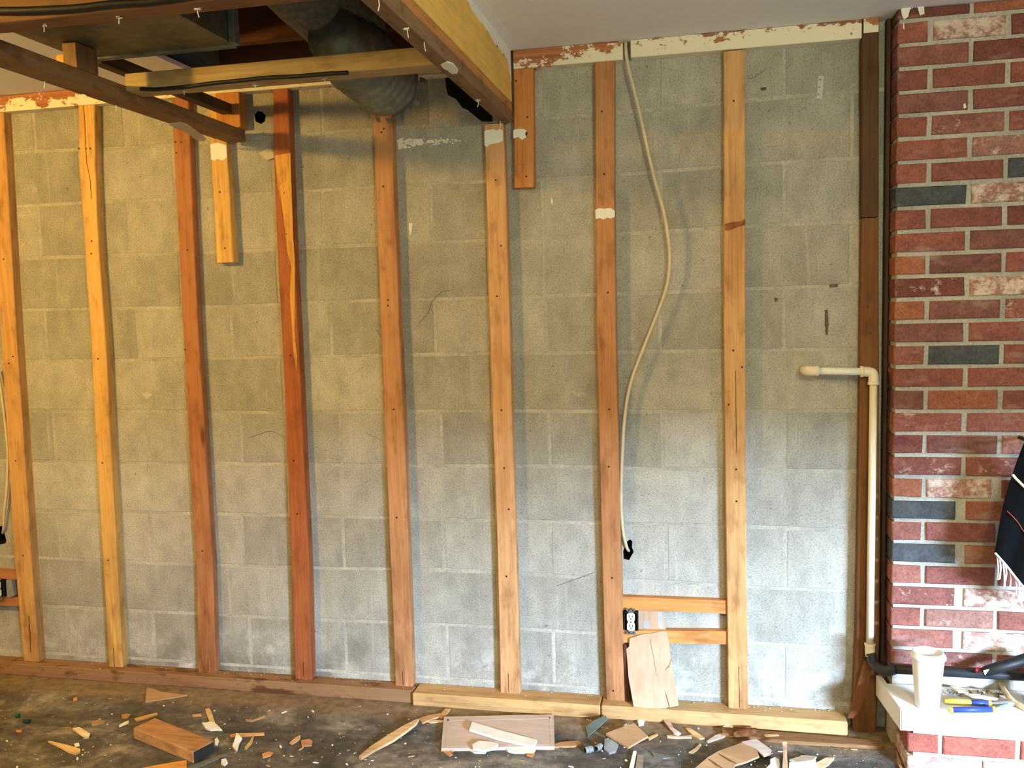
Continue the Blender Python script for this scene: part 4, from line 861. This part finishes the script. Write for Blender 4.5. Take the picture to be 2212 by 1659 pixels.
chip('wood_chip', [(566, 1628), (580, 1623), (590, 1625), (584, 1632), (568, 1636)], .004, WX, (0.66, 0.32, 0.13), 'orange-brown chip near bottom left of centre')
chip('wood_chip', [(625, 1604), (638, 1593), (649, 1587), (649, 1594), (640, 1602), (630, 1607)], .004, WX, (0.75, 0.46, 0.26), 'curled tan chip, left one of a pair')
chip('wood_chip', [(650, 1599), (668, 1596), (675, 1600), (673, 1610), (652, 1611)], .004, WX, (0.56, 0.30, 0.16), 'square brown chip, right one of a pair')
chip('wood_shard', [(775, 1634), (800, 1612), (845, 1583), (875, 1565), (898, 1554), (905, 1552), (900, 1561), (880, 1577), (850, 1598), (808, 1620), (780, 1637)], .009, WX, (0.74, 0.52, 0.30), 'long pointed wood shard left of the pinkish board', tilt=[0, 0, .004, .01, .014, .016, .014, .012, .004, 0, 0])
chip('wood_shard', [(905, 1552), (922, 1545), (955, 1540), (957, 1545), (935, 1552), (912, 1561)], .006, WX, (0.58, 0.33, 0.17), 'brown shard end lying between the long shard and the pinkish board')
chip('wood_splinter', [(948, 1546), (962, 1530), (973, 1531), (966, 1541), (954, 1550)], .005, WX, LT, 'tan shard tip at the upper left corner of the pinkish board')
chip('wood_splinter', [(922, 1558), (940, 1555), (958, 1556), (957, 1559), (930, 1561)], .003, WX, (0.80, 0.62, 0.40), 'pale splinter touching the left edge of the pinkish board')
pb = chip('painted_board', [(959, 1548), (1196, 1543), (1198, 1612), (1160, 1612), (953, 1616)], .012, PINK, None, 'pinkish tan panel board with a routed border, lying flat', 'board')
for pl in ([(966, 1554), (1188, 1549)], [(1186, 1549), (1189, 1606)], [(964, 1610), (1189, 1606)], [(966, 1554), (962, 1610)]):
    (ax, ay), (bx, by) = pl; dx_, dy_ = (0, 3) if abs(bx - ax) > 50 else (4, 0)
    bm = bmesh.new(); prism(bm, [onZ(ax, ay, .0131), onZ(bx, by, .0131), onZ(bx + dx_, by + dy_, .0131), onZ(ax + dx_, ay + dy_, .0131)], (0, 0, -.001)); finish('border_moulding', bm, PINK, pb)
chip('trim_strip', [(1020, 1559), (1030, 1562), (1090, 1580), (1160, 1598), (1153, 1611), (1120, 1604), (1075, 1594), (1014, 1575)], .008, WHITE, None, 'long white trim strip lying across the pinkish board', 'trim', z0=.0135, tilt=[.004, .004, .002, 0, 0, 0, .002, .004])
chip('plaster_chip', [(1020, 1608), (1034, 1600), (1060, 1602), (1076, 1606), (1070, 1615), (1045, 1620), (1022, 1616)], .008, WHITE, None, 'white plaster lump at the front left edge of the pinkish board', z0=.0135)
chip('plaster_chip', [(1014, 1619), (1035, 1617), (1052, 1620), (1048, 1626), (1025, 1625)], .005, WHITE, None, 'thin white plaster flake in front of the pinkish board')
chip('plaster_chip', [(1087, 1613), (1110, 1610), (1140, 1611), (1157, 1617), (1152, 1625), (1110, 1624), (1098, 1621)], .007, WHITE, None, 'wide white plaster slab at the front right edge of the pinkish board')
chip('wood_chip', [(1133, 1625), (1150, 1622), (1155, 1627), (1150, 1633), (1138, 1631)], .004, WX, (0.70, 0.34, 0.12), 'orange chip in front of the wide white slab')
for i, (x, y) in enumerate(((962, 1622), (975, 1619), (970, 1628))):
    chip('wood_chip', [(x - 7, y), (x + 2, y - 4), (x + 8, y + 1), (x + 1, y + 5)], .003, WX, (0.66, 0.34, 0.15), ['upper left', 'upper right', 'lowest'][i] + ' of three orange crumbs at the near left corner of the pinkish board')
chip('wood_shard', [(1190, 1609), (1215, 1602), (1250, 1600), (1256, 1606), (1240, 1611), (1192, 1613)], .006, WX, (0.50, 0.28, 0.13), 'brown pointed shard right of the pinkish board')
def fitting(x, y, dx_, dyw, r_, mat, label, hollow=True):
    q = onZ(x, y, r_ + .0008); d_ = np.array([dx_, dyw, 0.0])
    e_ = empty('pipe_fitting', (q[0], q[1], 0.0008), label, 'fitting', 'demolition debris on the floor')
    bm = bmesh.new(); tube(bm, [q, q + d_], r_, 14); keep(finish('sleeve', bm, mat, e_, None, False))
    bm = bmesh.new(); tube(bm, [q + d_ * .0 , q - d_ / np.linalg.norm(d_) * .0008], r_ * .72, 12); keep(finish('bore', bm, HOLE, e_))
    bm = bmesh.new(); tube(bm, [q + d_ * .42, q + d_ * .62], r_ * 1.16, 14); keep(finish('ridge', bm, mat, e_)); 
fitting(1264, 1621, .022, .014, .0105, GREYP, 'grey pipe fitting with an open end, left one in front of the bottom plates')
fitting(1288, 1617, .014, .020, .0095, GREYP, 'second grey fitting, touching the open ended one')
chip('plastic_shard', [(1306, 1595), (1322, 1598), (1336, 1608), (1330, 1622), (1316, 1626), (1305, 1616)], .007, GREYP, None, 'blue-grey plastic shard right of the grey fittings', tilt=[.012, .012, .006, 0, 0, .006])
chip('plastic_shard', [(1265, 1570), (1285, 1555), (1308, 1545), (1312, 1552), (1292, 1572), (1270, 1590)], .004, plain('dull_teal_plastic', (0.12, 0.14, 0.13)), None, 'dull grey-green plastic scrap against the yellow plate joint', tilt=[.004, .014, .016, .012, .004, 0])
pl_ = chip('panel_scrap', [(1309, 1584), (1331, 1575), (1370, 1562), (1400, 1590), (1386, 1597), (1357, 1614), (1330, 1598)], .007, PANELP, None, 'square tan panel scrap with a ragged edge below the leaning panel', tilt=[.012, .012, .012, .006, .004, 0, .004])
chip('wood_splinter', [(1398, 1593), (1420, 1584), (1422, 1587), (1402, 1598)], .003, WX, LT, 'thin splinter continuing from the square tan scrap')
chip('plaster_chip', [(1377, 1557), (1384, 1552), (1392, 1556), (1390, 1563), (1380, 1565)], .007, WHITE, None, 'white nugget in front of the plate below the leaning panel')
chip('plaster_chip', [(1347, 1566), (1354, 1562), (1357, 1567), (1350, 1571)], .005, WHITE, None, 'smaller white nugget above the square tan scrap')
chip('wood_splinter', [(1430, 1550), (1445, 1553), (1455, 1572), (1466, 1580), (1458, 1585), (1448, 1575), (1438, 1562)], .005, WX, (0.60, 0.42, 0.32), 'pinkish splinter below the foot of the leaning panel', tilt=[.01, .01, .004, 0, 0, .003, .008])
chip('plaster_chip', [(1454, 1579), (1462, 1577), (1471, 1584), (1465, 1589), (1455, 1584)], .004, WHITE, None, 'white tip at the end of the pinkish splinter')
chip('wood_splinter', [(1480, 1572), (1492, 1573), (1512, 1586), (1522, 1594), (1512, 1595), (1495, 1586)], .005, WX, (0.78, 0.50, 0.24), 'forked tan splinter in front of the right bottom plate')
chip('wood_splinter', [(1440, 1588), (1470, 1590), (1494, 1588), (1494, 1593), (1460, 1594), (1442, 1592)], .004, WX, (0.76, 0.54, 0.36), 'flat pale splinter left of the forked splinter')
chip('plaster_chip', [(1562, 1569), (1570, 1565), (1582, 1566), (1585, 1574), (1574, 1576), (1563, 1575)], .010, WHITE, None, 'white nugget against the right bottom plate left of the curled bark')
chip('wood_splinter', [(1526, 1601), (1545, 1588), (1578, 1577), (1580, 1582), (1562, 1592), (1530, 1603)], .004, PINK, None, 'grey-edged pinkish stick left of the curled bark')
bm = bmesh.new(); q0 = onZ(1585, 1598, .004); q1 = onZ(1635, 1592, .004); ax_ = (q1 - q0)
P = []
for v_ in range(7):
    rowv = []
    for u in range(6):
        t = u / 5; ang = math.radians(20 + 140 * v_ / 6); rr_ = .020 * (1 + .15 * math.sin(3 * t)); c_ = q0 + ax_ * t + np.array([0, .018, .002])
        rowv.append(bm.verts.new(c_ + np.array([0, -rr_ * math.cos(ang) * 1.1, rr_ * math.sin(ang) * .9])))
    P.append(rowv)
for a_, b2 in zip(P, P[1:]):
    for i in range(5): bm.faces.new((a_[i], a_[i + 1], b2[i + 1], b2[i]))
bmesh.ops.solidify(bm, geom=bm.faces[:], thickness=.003)
tag(finish('bark_curl', bm, BARK, None, None, True), 'curled red-brown wood scrap by the right bottom plate', 'debris', 'demolition debris on the floor')
bp = chip('panel_scrap', [(1500, 1660), (1530, 1635), (1552, 1622), (1592, 1608), (1607, 1602), (1633, 1616), (1640, 1633), (1612, 1645), (1588, 1652), (1568, 1690), (1500, 1690)], .006, PANELP, None, 'large tan panel scrap with grooves at the bottom edge right of centre', tilt=[.012] * 8 + [.004, 0, .004])
for (a_, b2) in (((1553, 1629), (1590, 1650)), ((1530, 1640), (1560, 1660))):
    bm = bmesh.new(); prism(bm, [onZ(a_[0], a_[1], .0190), onZ(b2[0], b2[1], .0190), onZ(b2[0] + 2, b2[1] - 1, .0190), onZ(a_[0] + 2, a_[1] - 1, .0190)], (0, 0, -.0008)); finish('groove', bm, BARK, bp)
chip('panel_scrap', [(1602, 1602), (1634, 1596), (1668, 1620), (1666, 1628), (1650, 1633), (1634, 1618)], .005, PINK, None, 'pinkish torn panel corner right of the large grooved scrap', tilt=[.016, .014, .010, .008, .008, .014])
chip('trim_strip', [(1368, 1622), (1375, 1622), (1368, 1660), (1362, 1690), (1352, 1690), (1359, 1659)], .006, WHITE, None, 'white strip pointing at the wall, bottom edge of the frame', 'trim')
chip('wood_strip', [(1377, 1630), (1390, 1632), (1388, 1660), (1385, 1690), (1370, 1690), (1373, 1658)], .004, WX, (0.33, 0.27, 0.21), 'grey-brown strip right beside the white strip at the bottom edge', 'trim')
chip('metal_scrap', [(1405, 1622), (1418, 1626), (1445, 1631), (1448, 1636), (1432, 1637), (1412, 1632)], .004, GALV, None, 'shiny metal scrap right of the white strip')
chip('wood_splinter', [(1488, 1624), (1500, 1617), (1512, 1606), (1515, 1608), (1505, 1621), (1497, 1626)], .004, WX, (0.62, 0.46, 0.30), 'pale hooked splinter above the large grooved scrap')
chip('wood_stick', [(1690, 1602), (1700, 1602), (1700, 1630), (1703, 1665), (1695, 1690), (1690, 1660), (1692, 1630)], .008, WY, (0.74, 0.52, 0.36), 'tan stick rising in front of the white pile at bottom right', 'stick', tilt=[.03, .03, .02, .014, .01, .014, .02])
chip('plaster_chip', [(1664, 1640), (1674, 1635), (1683, 1640), (1684, 1652), (1680, 1680), (1656, 1690), (1650, 1664), (1664, 1650)], .016, WHITE, None, 'bright white plaster heap left of the tan stick at bottom right')
chip('plaster_chip', [(1705, 1646), (1735, 1643), (1762, 1640), (1765, 1655), (1760, 1690), (1702, 1690)], .010, WHITE, None, 'bright white plaster sheet right of the tan stick at bottom right')
chip('wood_shard', [(1762, 1648), (1785, 1636), (1802, 1637), (1790, 1650), (1768, 1664), (1750, 1690), (1744, 1680)], .006, WX, (0.82, 0.60, 0.38), 'pale shard pointing right from the white plaster sheet')
chip('panel_scrap', [(1705, 1640), (1738, 1631), (1764, 1634), (1755, 1642), (1722, 1646)], .005, WX, (0.46, 0.37, 0.27), 'grey-tan scrap behind the white plaster sheet', z0=.010)
chip('wood_splinter', [(1650, 1586), (1680, 1585), (1683, 1588), (1652, 1590)], .003, WX, (0.62, 0.40, 0.16), 'short yellow splinter on the dark floor right of the curled bark', z0=.012)
chip('wood_splinter', [(1936, 1622), (1944, 1640), (1950, 1660), (1946, 1665), (1938, 1645)], .004, WY, (0.40, 0.22, 0.10), 'brown splinter at the foot of the hearth')
# dust, crumbs and specks nobody could count
bm = bmesh.new()
for i in range(620):
    x = rnd.uniform(-10, 1900); yl = 1480 + max(0, x) * .052; y = yl + (1665 - yl) * rnd.random() ** .9
    if x > 1100 and rnd.random() < .15: y = yl + 15 * rnd.random()
    q = onZ(x, y, .0002)
    if q[1] > -.098 or (940 < x < 1210 and 1535 < y < 1632) or (275 < x < 475 and 1540 < y < 1656): continue
    s = rnd.choice((.0010, .0012, .0015, .002, .0032)) * rnd.uniform(.7, 1.2); el = rnd.choice((1, 1, 1.6, 3.2)); a0 = rnd.random() * 6.28
    pts = [(q[0] + s * (el * math.cos(a) * math.cos(a0) - math.sin(a) * math.sin(a0)), q[1] + s * (el * math.cos(a) * math.sin(a0) + math.sin(a) * math.cos(a0)), .0004) for a in (0, 1.2, 2.6, 3.6, 5.0)]
    nf = len(bm.faces); prism(bm, pts, (0, 0, s * .7)); bm.faces.ensure_lookup_table()
    mi = rnd.choice((0, 0, 1, 1, 2))
    for f in bm.faces[nf:]: f.material_index = mi
tag(finish('dust_crumbs', bm, [WHITE, plain('sawdust_tan', (0.55, 0.34, 0.17)), plain('dirt_brown', (0.13, 0.085, 0.05))]), 'white and tan crumbs scattered across the dark floor', 'crumbs', kind='stuff')
bm = bmesh.new()      # mortar crumbs and dirt on the bottom plates and along the blocks
for i in range(110):
    x = rnd.uniform(-3.0, .2); y = -rnd.uniform(.004, .03) if rnd.random() < .8 else -rnd.uniform(.03, .065); s = rnd.uniform(.0012, .0032)
    z = ZP if x > xm or y < 0 else ZP
    pts = [(x + s * math.cos(a) * rnd.uniform(.7, 1.3), y + s * math.sin(a) * .8, z) for a in (0, 1.2, 2.5, 3.7, 5.0)]; prism(bm, pts, (0, 0, s * .7))
tag(finish('mortar_crumbs', bm, MM), 'mortar crumbs lying on the bottom plates along the blocks', 'crumbs', kind='stuff')
